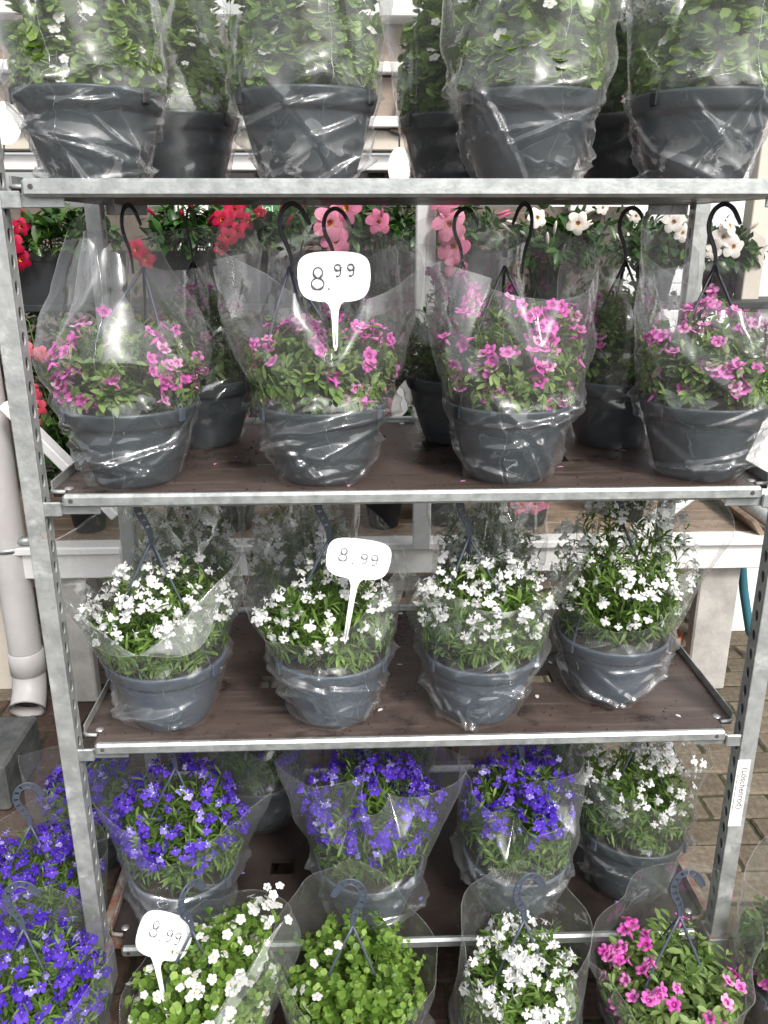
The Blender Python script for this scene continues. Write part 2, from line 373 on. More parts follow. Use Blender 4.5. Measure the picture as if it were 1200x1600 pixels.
# ------------------------------------------------------------------ mesh helpers
class MB:
    def __init__(s):
        s.v = []; s.f = []; s.mi = []; s.sm = []
    def add(s, verts, faces, mi=0, smooth=False):
        o = len(s.v)
        s.v.extend([tuple(p) for p in verts])
        for f in faces:
            s.f.append(tuple(i + o for i in f)); s.mi.append(mi); s.sm.append(smooth)
        return s
    def box(s, c, d, mi=0, rot=None, bev=0.0):
        hx, hy, hz = d[0] / 2, d[1] / 2, d[2] / 2
        b = min(bev, hx * .9, hy * .9, hz * .9)
        if b <= 0:
            vs_ = [(x, y, z) for x in (-hx, hx) for y in (-hy, hy) for z in (-hz, hz)]
            fs = [(0, 1, 3, 2), (4, 6, 7, 5), (0, 4, 5, 1), (2, 3, 7, 6), (0, 2, 6, 4), (1, 5, 7, 3)]
        else:
            vs_ = []
            for sx in (-1, 1):
                for sy in (-1, 1):
                    for sz in (-1, 1):
                        vs_ += [(sx * hx, sy * (hy - b), sz * (hz - b)), (sx * (hx - b), sy * hy, sz * (hz - b)), (sx * (hx - b), sy * (hy - b), sz * hz)]
            def I(x, y, z, k): return ((x * 2 + y) * 2 + z) * 3 + k
            fs = []
            for q in (0, 1):
                a = [I(q, 0, 0, 0), I(q, 1, 0, 0), I(q, 1, 1, 0), I(q, 0, 1, 0)]; fs.append(a if q else a[::-1])
                a = [I(0, q, 0, 1), I(1, q, 0, 1), I(1, q, 1, 1), I(0, q, 1, 1)]; fs.append(a[::-1] if q else a)
                a = [I(0, 0, q, 2), I(1, 0, q, 2), I(1, 1, q, 2), I(0, 1, q, 2)]; fs.append(a if q else a[::-1])
            for p in (0, 1):
                for q in (0, 1):
                    fs.append([I(p, q, 0, 0), I(p, q, 1, 0), I(p, q, 1, 1), I(p, q, 0, 1)])
                    fs.append([I(p, 0, q, 0), I(p, 1, q, 0), I(p, 1, q, 2), I(p, 0, q, 2)])
                    fs.append([I(0, p, q, 1), I(1, p, q, 1), I(1, p, q, 2), I(0, p, q, 2)])
                    for r_ in (0, 1):
                        fs.append([I(p, q, r_, 0), I(p, q, r_, 1), I(p, q, r_, 2)])
        out = []
        for p in vs_:
            p = Vector(p)
            if rot is not None: p = rot @ p
            out.append((p.x + c[0], p.y + c[1], p.z + c[2]))
        return s.add(out, fs, mi)
    def bar(s, a, b, wdt, hgt, mi=0, bev=0.0, up=(0, 0, 1)):
        a = Vector(a); b = Vector(b); d = (b - a); L_ = d.length; d.normalize()
        x = d.cross(Vector(up))
        if x.length < 1e-4: x = Vector((1, 0, 0))
        x.normalize(); z = x.cross(d)
        rot = Matrix((x, d, z)).transposed()
        return s.box((a + b) / 2, (wdt, L_, hgt), mi, rot, bev)
    def tube(s, pts, rad, n=6, mi=0, cap=True, flat=1.0):
        pts = [Vector(p) for p in pts]
        rads = rad if isinstance(rad, (list, tuple)) else [rad] * len(pts)
        vs_ = []; fs = []
        px = None
        for i, p in enumerate(pts):
            t = (pts[min(i + 1, len(pts) - 1)] - pts[max(i - 1, 0)]).normalized()
            if px is None:
                px = t.cross(Vector((0.13, 1, 0.07)))
                if px.length < 1e-3: px = t.cross(Vector((1, 0, 0)))
            px = (px - t * px.dot(t)).normalized()
            py = t.cross(px)
            for k in range(n):
                a = 2 * PI * k / n
                vs_.append(p + px * math.cos(a) * rads[i] + py * math.sin(a) * rads[i] * flat)
        for i in range(len(pts) - 1):
            for k in range(n):
                fs.append((i * n + k, i * n + (k + 1) % n, (i + 1) * n + (k + 1) % n, (i + 1) * n + k))
        if cap:
            fs.append(tuple(range(n))[::-1]); fs.append(tuple((len(pts) - 1) * n + k for k in range(n)))
        return s.add(vs_, fs, mi, True)
    def lathe(s, prof, n=40, mi=0, c=(0, 0, 0), smooth=True):
        vs_ = []; fs = []
        for r_, z in prof:
            for k in range(n):
                a = 2 * PI * k / n
                vs_.append((c[0] + r_ * math.cos(a), c[1] + r_ * math.sin(a), c[2] + z))
        for i in range(len(prof) - 1):
            for k in range(n):
                fs.append((i * n + k, i * n + (k + 1) % n, (i + 1) * n + (k + 1) % n, (i + 1) * n + k))
        return s.add(vs_, fs, mi, smooth)
    def disc(s, c, r_, n=16, axis='z', mi=0):
        vs_ = []
        for k in range(n):
            a = 2 * PI * k / n; u, v_ = r_ * math.cos(a), r_ * math.sin(a)
            vs_.append((c[0] + u, c[1] + v_, c[2]) if axis == 'z' else (c[0] + u, c[1], c[2] + v_) if axis == 'y' else (c[0], c[1] + u, c[2] + v_))
        return s.add(vs_, [tuple(range(n))], mi)
    def mesh(s, name, *mats):
        me = bpy.data.meshes.new(name)
        me.from_pydata(s.v, [], s.f)
        for m in mats: me.materials.append(m)
        me.polygons.foreach_set('material_index', s.mi)
        me.polygons.foreach_set('use_smooth', s.sm)
        me.update()
        return me

def obj(name, me, parent=None, mtx=None, **props):
    o = bpy.data.objects.new(name, me)
    C.objects.link(o)
    if parent is not None: o.parent = parent
    if mtx is not None: o.matrix_basis = mtx
    for k, v_ in props.items(): o[k] = v_
    return o

def thing(name, label, cat, loc=(0, 0, 0), rz=0, group=None, tilt=None):
    o = bpy.data.objects.new(name, None)
    o.empty_display_size = 0.05
    C.objects.link(o)
    o.location = loc
    o.rotation_euler = (tilt[0] if tilt else 0, tilt[1] if tilt else 0, rz)
    o['label'] = label; o['category'] = cat
    if group: o['group'] = group
    return o

def np_mesh(name, V, Fq, mats, mi=None, smooth=True):
    """mesh from numpy verts and an (n,k) face array"""
    me = bpy.data.meshes.new(name)
    n, k = Fq.shape
    me.vertices.add(len(V)); me.vertices.foreach_set('co', V.astype(np.float32).ravel())
    me.loops.add(n * k); me.loops.foreach_set('vertex_index', Fq.astype(np.int32).ravel())
    me.polygons.add(n)
    me.polygons.foreach_set('loop_start', np.arange(0, n * k, k, dtype=np.int32))
    if mi is not None: me.polygons.foreach_set('material_index', mi.astype(np.int32))
    me.polygons.foreach_set('use_smooth', np.full(n, smooth))
    for m in mats: me.materials.append(m)
    me.update(calc_edges=True)
    me.validate()
    return me

# ------------------------------------------------------------------ leaves and flowers (templates: Y along, X across, Z normal)
def leaf_template(wid, bend=0.25, fold=0.12, peak=0.55, tipw=0.0):
    us = [0.0, 0.12, 0.35, 0.62, 0.85, 1.0]
    V = []
    for u in us:
        if u in (0.0, 1.0):
            wv = 0.06 if u == 0 else tipw
        else:
            wv = math.sin(PI * (u ** (math.log(0.5) / math.log(peak)))) ** 0.8
        for v_ in (-1, 0, 1):
            V.append((v_ * wv * wid / 2, u, -bend * u * u + (fold * wid * abs(v_) * wv)))
    Fc = []
    for i in range(len(us) - 1):
        for j in (0, 1):
            a = i * 3 + j
            Fc.append((a, a + 1, a + 4, a + 3))
    T = []
    for q in Fc: T += [(q[0], q[1], q[2]), (q[0], q[2], q[3])]
    return np.array(V), np.array(T)

def round_leaf_template():
    n = 12
    V = [(0, 0.42, -0.03)]
    for k in range(n):
        a = 2 * PI * k / n - PI / 2
        r_ = 0.5 * (1 + 0.06 * (-1) ** k)
        if k == 0: r_ = 0.40
        x, y = r_ * math.cos(a) * 1.02, 0.5 + r_ * math.sin(a) * 0.95
        V.append((x, y, 0.10 * (r_ * math.cos(a)) ** 2 * 2 - 0.16 * y * y + 0.05))
    T = [(0, 1 + k, 1 + (k + 1) % n) for k in range(n)]
    return np.array(V), np.array(T)

TPL = {
    'cal': [leaf_template(0.40, 0.22, 0.14, 0.6), leaf_template(0.34, 0.05, 0.16, 0.62), leaf_template(0.44, 0.40, 0.10, 0.6)],
    'lob': [leaf_template(0.20, 0.30, 0.10, 0.5), leaf_template(0.26, 0.12, 0.14, 0.58), leaf_template(0.17, 0.5, 0.1, 0.5)],
    'bac': [round_leaf_template()],
    'man': [leaf_template(0.46, 0.30, 0.16, 0.48), leaf_template(0.42, 0.10, 0.2, 0.5), leaf_template(0.50, 0.5, 0.12, 0.5)],
    'hed': [leaf_template(0.5, 0.2, 0.1, 0.5)],
}

def petal(mb, ang, L_, W_, lift, curl, peak=0.65, mi=0, notch=0.0, z0=0.0, r0=0.0, nu=4):
    ca, sa = math.cos(ang), math.sin(ang)
    vs_ = []
    for i in range(nu + 1):
        u = i / nu
        wv = 0.16 if i == 0 else math.sin(PI * min(0.93, (u ** (math.log(0.5) / math.log(peak))))) ** 0.6
        for v_ in (-1, 0, 1):
            rr = r0 + L_ * (u - (notch if (v_ == 0 and i == nu) else 0))
            x = v_ * W_ / 2 * wv
            z = z0 + lift * u - curl * u * u * (1 + 0.4 * abs(v_))
            vs_.append((ca * rr - sa * x, sa * rr + ca * x, z))
    fs = []
    for i in range(nu):
        for j in (0, 1):
            a = i * 3 + j
            fs.append((a, a + 3, a + 4, a + 1))
    mb.add(vs_, fs, mi, True)

def flower_cal(pm, s_=1.0):
    mb = MB(); n = 30
    rings = [(0.0, -0.55), (0.14, -0.30), (0.40, -0.02), (0.75, 0.10), (1.0, 0.05)]
    vs_ = []
    for j, (r_, z) in enumerate(rings):
        for k in range(n):
            a = 2 * PI * k / n
            lobe = 0.66 + 0.34 * abs(math.cos(2.5 * a)) ** 0.55
            f_ = 1 + (lobe - 1) * (j / 4) ** 2
            rr = r_ * f_ * 0.0155 * s_
            zz = z * 0.0155 * s_ + (0.0016 * math.cos(5 * a) * (j - 1) / 3 if j > 1 else 0)
            vs_.append((rr * math.cos(a), rr * math.sin(a), zz))
    for j in range(4):
        fs = [(j * n + k, j * n + (k + 1) % n, (j + 1) * n + (k + 1) % n, (j + 1) * n + k) for k in range(n)]
        if j == 0:
            v0 = vs_; mb.add(vs_, fs, 1, True); base = 0
        else:
            for f_ in fs:
                mb.f.append(f_); mb.mi.append(2 if j == 1 else 0); mb.sm.append(True)
    mb.tube([(0, 0, -0.004 * s_), (0, 0, -0.014 * s_), (0.001, 0, -0.022 * s_)], [0.0042 * s_, 0.003 * s_, 0.0016 * s_], 6, 0)
    return mb.mesh('calibrachoa_flower', pm, M['throat'], M['pet_deep'])

def flower_lob(pm, s_=1.0, v_=0, eye='eye'):
    mb = MB()
    L_ = 0.0098 * s_
    for a, l, wd in ((-90, 1.08, 0.88), (-28 + 6 * v_, 1.0, 0.80), (208 - 6 * v_, 1.0, 0.80)):
        petal(mb, R(a), L_ * l, L_ * wd, 0.10 * L_, 0.25 * L_, 0.66, 0, 0.05, r0=0.0012, nu=3)
    for a in (66, 114):
        petal(mb, R(a), L_ * 0.66, L_ * 0.34, 0.45 * L_, 0.1 * L_, 0.6, 0, 0, r0=0.001, nu=2)
    mb.add([(0.0015 * s_ * math.cos(k * PI / 3), 0.0015 * s_ * math.sin(k * PI / 3) - 0.001, 0.0012) for k in range(6)], [tuple(range(6))], 1)
    mb.tube([(0, 0, 0.0), (0, 0.001, -0.007 * s_)], [0.0016 * s_, 0.001 * s_], 5, 0)
    return mb.mesh('lobelia_flower', pm, M[eye])

def flower_bac(pm, s_=1.0):
    mb = MB()
    for k in range(5):
        petal(mb, 2 * PI * k / 5 + 0.3, 0.0082 * s_, 0.0078 * s_, 0.0012, 0.0012, 0.66, 0, 0.02, r0=0.0008, nu=3)
    mb.add([(0.0015 * s_ * math.cos(k * PI / 3), 0.0015 * s_ * math.sin(k * PI / 3), 0.0009) for k in range(6)], [tuple(range(6))], 1)
    mb.tube([(0, 0, 0), (0, 0, -0.006 * s_)], [0.0014 * s_, 0.001], 5, 2)
    return mb.mesh('bacopa_flower', pm, M['throat'], M['stem'])

def flower_man(pm, s_=1.0):
    mb = MB()
    for k in range(5):
        a = 2 * PI * k / 5
        L_, W_ = 0.034 * s_, 0.036 * s_
        ca, sa = math.cos(a), math.sin(a)
        vs_ = []
        nu = 4
        for i in range(nu + 1):
            u = i / nu
            wv = 0.22 + 0.78 * math.sin(PI * min(0.86, u * 0.86 + 0.02)) ** 0.8
            for v_ in (-1, -0.4, 0.4, 1):
                rr = 0.007 * s_ + L_ * (u * (1.0 if abs(v_) < 0.9 else 0.9))
                x = v_ * W_ / 2 * wv + 0.006 * s_ * u * u
                z = 0.012 * s_ * u - 0.018 * s_ * u * u + 0.003 * s_ * v_ * u + 0.002 * s_ * math.sin(7 * u + 3 * v_ + k)
                vs_.append((ca * rr - sa * x, sa * rr + ca * x, z))
        fs = []
        for i in range(nu):
            for j in range(3):
                q = i * 4 + j
                fs.append((q, q + 4, q + 5, q + 1))
        mb.add(vs_, fs, 0, True)
    mb.lathe([(0.009 * s_, 0.001), (0.007 * s_, -0.008 * s_), (0.005 * s_, -0.018 * s_), (0.0005, -0.02 * s_)], 10, 1)
    mb.tube([(0, 0, -0.012 * s_), (0, 0, -0.032 * s_), (0.002, 0, -0.05 * s_)], [0.0065 * s_, 0.0045 * s_, 0.002], 7, 0)
    return mb.mesh('mandevilla_flower', pm, M['throat'])

def bud_man(pm):
    mb = MB()
    mb.tube([(0, 0, 0), (0, 0, 0.012), (0, 0, 0.03), (0.001, 0, 0.042), (0.0015, 0, 0.05)], [0.002, 0.0045, 0.0055, 0.004, 0.0008], 7, 0)
    return mb.mesh('mandevilla_bud', pm)

FL = {
    'pink': [flower_cal(M['pet_pink'], 0.82), flower_cal(M['pet_pink'], 0.95), flower_cal(M['pet_pale'], 0.86)],
    'white': [flower_lob(M['pet_white'], 1.05), flower_lob(M['pet_white'], 0.92, 1), flower_lob(M['pet_white'], 1.18, -1)],
    'violet': [flower_lob(M['pet_violet'], 1.24, 0, 'pet_lilac'), flower_lob(M['pet_violet'], 1.08, 1, 'pet_lilac'), flower_lob(M['pet_lilac'], 1.0, -1)],
    'bacopa': [flower_bac(M['pet_white'], 1.0), flower_bac(M['pet_white'], 1.2)],
    'red': [flower_man(M['pet_red'])], 'coral': [flower_man(M['pet_coral'], 0.9)], 'rose': [flower_man(M['pet_rose'], 1.08)],
    'cream': [flower_man(M['pet_cream'])],
}
BUD = {'red': bud_man(M['pet_red']), 'coral': bud_man(M['pet_coral']), 'rose': bud_man(M['pet_rose']), 'cream': bud_man(M['pet_cream'])}

def frames(d, up):
    """orthonormal frames: y=d, z close to up"""
    d = d / np.linalg.norm(d, axis=1, keepdims=True)
    x = np.cross(d, up); nx = np.linalg.norm(x, axis=1, keepdims=True)
    bad = nx[:, 0] < 1e-4
    x[bad] = np.array([1.0, 0, 0]); nx[bad] = 1
    x = x / nx
    z = np.cross(x, d)
    return x, d, z

def build_leaves(P, D, UP, Ls, tpl):
    x, y, z = frames(D, UP)
    V, T = tpl
    W_ = P[:, None, :] + Ls[:, None, None] * (V[None, :, 0, None] * x[:, None, :] + V[None, :, 1, None] * y[:, None, :] + V[None, :, 2, None] * z[:, None, :])
    n, k = len(P), len(V)
    Fc = T[None, :, :] + (np.arange(n) * k)[:, None, None]
    return W_.reshape(-1, 3), Fc.reshape(-1, 3)

def build_stems(curves, rad):
    """curves (n,m,3) -> three-sided tapered stems"""
    n, m, _ = curves.shape
    t = np.gradient(curves, axis=1)
    t = t / (np.linalg.norm(t, axis=2, keepdims=True) + 1e-9)
    ref = np.array([0.31, 0.17, 0.93])
    x = np.cross(t, ref); x /= (np.linalg.norm(x, axis=2, keepdims=True) + 1e-9)
    y = np.cross(t, x)
    V = []
    taper = np.linspace(1, 0.45, m)[None, :, None] * rad
    for k in range(3):
        a = 2 * PI * k / 3
        V.append(curves + taper * (x * math.cos(a) + y * math.sin(a)))
    V = np.stack(V, 2)               # n,m,3,3
    idx = np.arange(n * m * 3).reshape(n, m, 3)
    Fs = []
    for k in range(3):
        a, b = idx[:, :-1, k], idx[:, :-1, (k + 1) % 3]
        c, d = idx[:, 1:, (k + 1) % 3], idx[:, 1:, k]
        Fs += [np.stack([a, b, c], -1).reshape(-1, 3), np.stack([a, c, d], -1).reshape(-1, 3)]
    return V.reshape(-1, 3), np.concatenate(Fs)

# ------------------------------------------------------------------ pot, hanger, sleeve
RIM_Z = 0.140
POT_PROF = [(0.062, 0.0), (0.069, 0.002), (0.074, 0.009), (0.083, 0.035), (0.0955, 0.075), (0.1030, 0.106), (0.1045, 0.112), (0.1085, 0.114), (0.1105, 0.118), (0.1145, 0.132), (0.1165, 0.137), (0.1165, 0.1405),
            (0.114, 0.1425), (0.1105, 0.1415), (0.109, 0.136), (0.104, 0.112), (0.100, 0.10)]
def pot_r(z): return np.interp(z, [0, .002, .010, .035, .075, .106, .114, .132, .140], [.068, .070, .074, .083, .0955, .1030, .1085, .1145, .1165])
def make_pot_mesh(m):
    mb = MB(); mb.lathe(POT_PROF, 56)
    mb.add([(0.062 * math.cos(2 * PI * k / 24), 0.062 * math.sin(2 * PI * k / 24), 0) for k in range(24)], [tuple(range(24))[::-1]])
    return mb.mesh('pot', m)
POT = {'dark': make_pot_mesh(M['pot']), 'blue': make_pot_mesh(M['pot_blue'])}
def soil_mesh():
    mb = MB(); rng = random.Random(4); rings, n = 5, 24
    vs_ = [(0, 0, 0.128)]
    for j in range(1, rings + 1):
        for k in range(n):
            a = 2 * PI * k / n; r_ = 0.1055 * j / rings
            vs_.append((r_ * math.cos(a), r_ * math.sin(a), 0.121 + rng.uniform(-.003, .004)))
    fs = [(0, 1 + k, 1 + (k + 1) % n) for k in range(n)]
    for j in range(rings - 1):
        for k in range(n):
            a = 1 + j * n + k; b = 1 + j * n + (k + 1) % n
            fs.append((a, a + n, b + n, b))
    mb.add(vs_, fs, 0, True)
    return mb.mesh('soil', M['soil'])
SOIL = soil_mesh()

HOOK_J = 0.375          # height where the straps meet the hook
def strap_mesh(m, k, bow, dx):
    a = R(90 + 120 * k)
    p0 = Vector((0.1135 * math.cos(a), 0.1135 * math.sin(a), 0.128)); p1 = Vector((dx, 0, HOOK_J))
    pts = []
    out = Vector((math.cos(a), math.sin(a), 0))
    for i in range(11):
        u = i / 10
        pts.append(p0.lerp(p1, u) + out * bow * math.sin(PI * u) * (1 - 0.4 * u))
    mb = MB(); mb.tube(pts, [0.0024] * 6 + [0.0027] * 5, 6, 0, True, 0.8)
    mb.box(p0 + Vector((0, 0, 0.004)) + out * 0.0045, (0.014, 0.006, 0.024), 0, Matrix.Rotation(a + PI / 2, 3, 'Z'), 0.0015)
    return mb.mesh('strap', m)
def hook_mesh(m, dx, s_=1.0):
    """question-mark hook: two rails joined by a zigzag web"""
    mb = MB()
    ctr = [(dx, HOOK_J - 0.012), (dx - 0.001, HOOK_J + 0.015), (dx - 0.007, HOOK_J + 0.034), (dx - 0.016, HOOK_J + 0.052), (dx - 0.019, HOOK_J + 0.072),
           (dx - 0.012, HOOK_J + 0.092), (dx + 0.004, HOOK_J + 0.101), (dx + 0.019, HOOK_J + 0.094), (dx + 0.029, HOOK_J + 0.080), (dx + 0.036, HOOK_J + 0.068)]
    # smooth by Catmull-Rom
    P = [Vector((x, 0, z)) for x, z in ctr]
    pts = []
    for i in range(len(P) - 1):
        a, b, c, d = P[max(i - 1, 0)], P[i], P[i + 1], P[min(i + 2, len(P) - 1)]
        for q in range(4):
            t = q / 4
            pts.append(0.5 * ((2 * b) + (c - a) * t + (2 * a - 5 * b + 4 * c - d) * t * t + (3 * b - a - 3 * c + d) * t ** 3))
    pts.append(P[-1])
    n = len(pts)
    L1, L2 = [], []
    for i, p in enumerate(pts):
        t = (pts[min(i + 1, n - 1)] - pts[max(i - 1, 0)]).normalized()
        nrm = Vector((-t.z, 0, t.x))
        h = (0.0058 if m is M['hanger_blue'] else 0.0026) * (0.35 + 0.65 * math.sin(PI * min(1, i / n * 1.6)) if i / n < 0.32 else 1.0) * (1 if i < n - 5 else 0.55 + 0.09 * (n - i))
        L1.append(p + nrm * h); L2.append(p - nrm * h)
    rr_ = 0.0019 if m is M['hanger_blue'] else 0.0016
    mb.tube(L1, rr_, 6, 0); mb.tube(L2, rr_, 6, 0)
    vs_ = []; fs = []
    for i in range(n):        # thin web between the rails
        for yy in (-0.0009, 0.0009):
            vs_ += [L1[i] + Vector((0, yy, 0)), L2[i] + Vector((0, yy, 0))]
    for i in range(n - 1):
        if m is M['hanger_blue'] and 5 < i < n - 8 and i % 3 == 0: continue      # openings in the lattice
        o = i * 4
        fs += [(o, o + 1, o + 5, o + 4), (o + 2, o + 6, o + 7, o + 3)]
    mb.add(vs_, fs, 0)
    return mb.mesh('hook', m)

def ss(x): x = np.clip(x, 0, 1); return x * x * (3 - 2 * x)

class Sleeve:
    """cone of clear film wrapped round pot and plant.  prof: (height above rim, half width, half depth)"""
    def __init__(s, prof, psi=0.0, hs=0.18, hf=0.12, hb=0.28, tilt=0.0, qf=1.2, qb=0.6, seed=0, fold=0.0, off=(0, 0), wet=False, amp=1.0, vee=False, dents=None):
        r0 = np.random.default_rng(seed + 900)
        s.dents = dents if dents is not None else [(r0.uniform(210, 330), r0.uniform(.25, .5), r0.uniform(.07, .15), r0.uniform(.35, .7)) for k in range(2)]
        s.vee = vee
        s.T = np.array([p[0] for p in prof]); s.A = np.array([p[1] for p in prof]); s.B = np.array([p[2] for p in prof])
        s.psi = psi; s.hs, s.hf, s.hb, s.tilt, s.qf, s.qb = hs, hf, hb, tilt, qf, qb
        s.seed = seed; s.fold = fold; s.off = off; s.wet = wet; s.amp = amp
    def ab(s, t):
        return np.interp(t, s.T, s.A), np.interp(t, s.T, s.B)
    def edge(s, th):
        sn = np.sin(th - s.psi); cs = np.cos(th - s.psi)
        hf = np.abs(sn) ** s.qf if not s.vee else np.arcsin(np.clip(np.abs(sn), 0, 1)) / (PI / 2); hb = np.abs(sn) ** s.qb
        return np.where(sn < 0, s.hs + (s.hf - s.hs) * hf, s.hs + (s.hb - s.hs) * hb) + s.tilt * cs
    def rad(s, th, t):
        a, b = s.ab(np.maximum(t, 0))
        k = ss(np.maximum(t, 0) / 0.12)
        p = 2.0 - 0.62 * k
        c = np.abs(np.cos(th - s.psi)) / a; d = np.abs(np.sin(th - s.psi)) / b
        r_ = (c ** p + d ** p) ** (-1 / p)
        for deg, wd, t0, sl_ in s.dents:
            da = (th - R(deg) + PI) % (2 * PI) - PI
            r_ = r_ - sl_ * np.clip(t - t0 - 0.12 * np.abs(da) / wd * 0.5, 0, 0.09) * np.clip(1 - np.abs(da) / wd, 0, 1) ** 0.7
        return np.maximum(r_, 0.03)
    def clamp(s, P, gap=0.003):
        P = P.copy()
        t = P[..., 2] - RIM_Z
        o = np.clip(t / 0.15, 0, 1)
        X = P[..., 0] - s.off[0] * o; Y = P[..., 1] - s.off[1] * o
        th = np.arctan2(Y, X); r_ = np.hypot(X, Y)
        rm = s.rad(th, t) - gap
        inside = (t < s.edge(th) + 0.01) & (t > 0)
        lim = np.where(inside, rm, np.where(t <= 0, 0.113, rm * 1.12))
        new = np.where(r_ > lim * 0.9, lim * 0.9 + lim * 0.1 * np.tanh((r_ - lim * 0.9) / (lim * 0.1 + 1e-6)), r_)
        f = np.where(r_ > 1e-6, new / np.maximum(r_, 1e-6), 1)
        P[..., 0] = X * f + s.off[0] * o; P[..., 1] = Y * f + s.off[1] * o
        return P
    def mesh(s, NU=240, nlow=44, nup=48):
        rng = np.random.default_rng(s.seed)
        th = np.linspace(PI / 2, PI / 2 + 2 * PI, NU, endpoint=False)
        h = s.edge(th)
        h = h + 0.003 * np.sin(th * 3 + rng.uniform(0, 6))
        h = np.maximum(h, 0.02)
        zl = np.linspace(0.002, RIM_Z + 0.002, nlow)
        rows = []
        for z in zl:
            rows.append((np.full(NU, z), np.full(NU, pot_r(min(z, RIM_Z)) + 0.0028)))
        for i in range(1, nup + 1):
            t = h * i / nup
            r0 = s.rad(th, t)
            k = ss(t / 0.05)
            r_ = (0.1193) * (1 - k) + np.maximum(r0, 0.02) * k
            rows.append((RIM_Z + 0.002 + t, r_))
        nf = 0
        if s.fold > 0:       # front rim of the film folded outwards and down
            nf = 8
            sn = np.clip(-np.sin(th - s.psi), 0, 1) ** 0.7 * np.abs(np.sin(2 * (th - s.psi))) ** 1.2 * (1 + 0.25 * np.sin(th * 1.0 + 1))
            sn = np.clip(sn, 0, 1.2)
            for i in range(1, nf + 1):
                u = i / nf
                t = h - s.fold * u * sn
                rows.append((RIM_Z + 0.002 + t, s.rad(th, h) + (0.002 + 0.016 * u) * sn + 0.0015 * u))
        Z = np.array([r_[0] for r_ in rows]); Rr = np.array([r_[1] for r_ in rows])
        TH = np.broadcast_to(th, Z.shape)
        S = 0.115 * (TH - 1.5 * PI)
        low = 1 - ss((Z - RIM_Z - 0.005) / 0.03)          # 1 round the pot
        d = np.zeros_like(Z)
        # crumpled facets: a few triangle waves in random directions, warped
        wx = S + 0.012 * np.sin(Z * 40 + rng.uniform(0, 6)) + 0.012 * np.sin(S * 33 + Z * 25 + rng.uniform(0, 6))
        wz = Z + 0.010 * np.sin(S * 28 + rng.uniform(0, 6)) + 0.01 * np.sin(S * 61 + Z * 50)
        for k in range(2):
            a = rng.normal(PI / 2, 0.6); f_ = rng.uniform(5, 10)
            q = (wx * math.cos(a) + wz * math.sin(a)) * f_ + rng.uniform(0, 1)
            d += low * (0.05 / f_) * np.abs((q % 1) * 2 - 1) * rng.uniform(0.2, 1.0)
        # long sharp creases
        for k in range(26):
            a = rng.normal(0.0, 0.6); cs_, cz = rng.uniform(-0.33, 0.33), rng.uniform(0.0, 0.15)
            L_ = rng.uniform(0.05, 0.20); w_ = rng.uniform(0.006, 0.030); A_ = rng.uniform(0.35, 0.8) * w_ * (0.012 / w_) ** 0.4
            l = (S - cs_) * math.cos(a) + (Z - cz) * math.sin(a); n_ = -(S - cs_) * math.sin(a) + (Z - cz) * math.cos(a)
            n_ = n_ * (1 if rng.uniform() < 0.5 else -1) + 0.25 * w_ * (l / L_) ** 2
            d += low * A_ * np.maximum(0, np.where(n_ > 0, 1 - n_ / w_, 1 + n_ / (w_ * 0.3))) * np.maximum(0, 1 - (l / L_) ** 2)
        # points of film standing off above the rim
        rimz = np.exp(-((Z - RIM_Z - 0.012) / 0.022) ** 2)
        for k in range(9):
            c0 = rng.uniform(-0.34, 0.34); w_ = rng.uniform(0.014, 0.035)
            tri = np.maximum(0, 1 - np.abs(S - c0 - (Z - RIM_Z) * rng.normal(0, 0.9)) / w_)
            d += rimz * rng.uniform(0.004, 0.013) * tri
        up = 1 - low
        for k in range(3):
            a = rng.uniform(0, PI); f_ = rng.uniform(4, 9)
            q = (wx * math.cos(a) + wz * math.sin(a)) * f_ + rng.uniform(0, 1)
            d += up * (0.05 / f_) * (np.abs((q % 1) * 2 - 1) - 0.5) * rng.uniform(0.5, 1.0)
        for k in range(9):
            a = rng.normal(PI / 2, 0.5); cs_ = rng.uniform(-0.33, 0.33); cz = RIM_Z + rng.uniform(0.04, 0.22)
            L_ = rng.uniform(0.08, 0.20); w_ = rng.uniform(0.015, 0.05); A_ = rng.uniform(0.003, 0.009)
            l = (S - cs_) * math.cos(a) + (Z - cz) * math.sin(a); n_ = -(S - cs_) * math.sin(a) + (Z - cz) * math.cos(a)
            d += up * A_ * np.maximum(0, 1 - np.abs(n_) / w_) * np.maximum(0, 1 - (l / L_) ** 2)
        # large soft undulation that grows towards the open edge
        ph = rng.uniform(0, 6, 4)
        g = np.clip((Z - RIM_Z) / 0.25, 0, 1.2)
        und = (0.010 * np.sin(2 * TH + ph[0] + 6 * Z) + 0.007 * np.sin(5 * TH + ph[1] - 9 * Z) + 0.004 * np.sin(9 * TH + ph[2]))
        Rr = Rr + d * s.amp + und * g * s.amp * 0.6
        o = np.clip((Z - RIM_Z) / 0.15, 0, 2.5)
        X = Rr * np.cos(TH) + s.off[0] * o; Y = Rr * np.sin(TH) + s.off[1] * o
        V = np.stack([X, Y, Z], -1)
        s.grid = V; s.NU = NU
        nr = len(rows)
        idx = np.arange(nr * NU).reshape(nr, NU)
        a = idx[:-1, :]; b = np.roll(a, -1, 1); dd = idx[1:, :]; c = np.roll(dd, -1, 1)
        Fq = np.stack([a, b, c, dd], -1).reshape(-1, 4)
        return np_mesh('sleeve', V.reshape(-1, 3), Fq, [M[{True: 'film_wet', False: 'film', 2: 'film_top'}[s.wet]]])
    def edge_mesh(s):
        pts = [Vector(p) for p in s.grid[-1]]; pts.append(pts[0])
        mb = MB(); mb.tube(pts, 0.00035, 4, 0, False)
        return mb.mesh('film_edge', M['film_edge'])
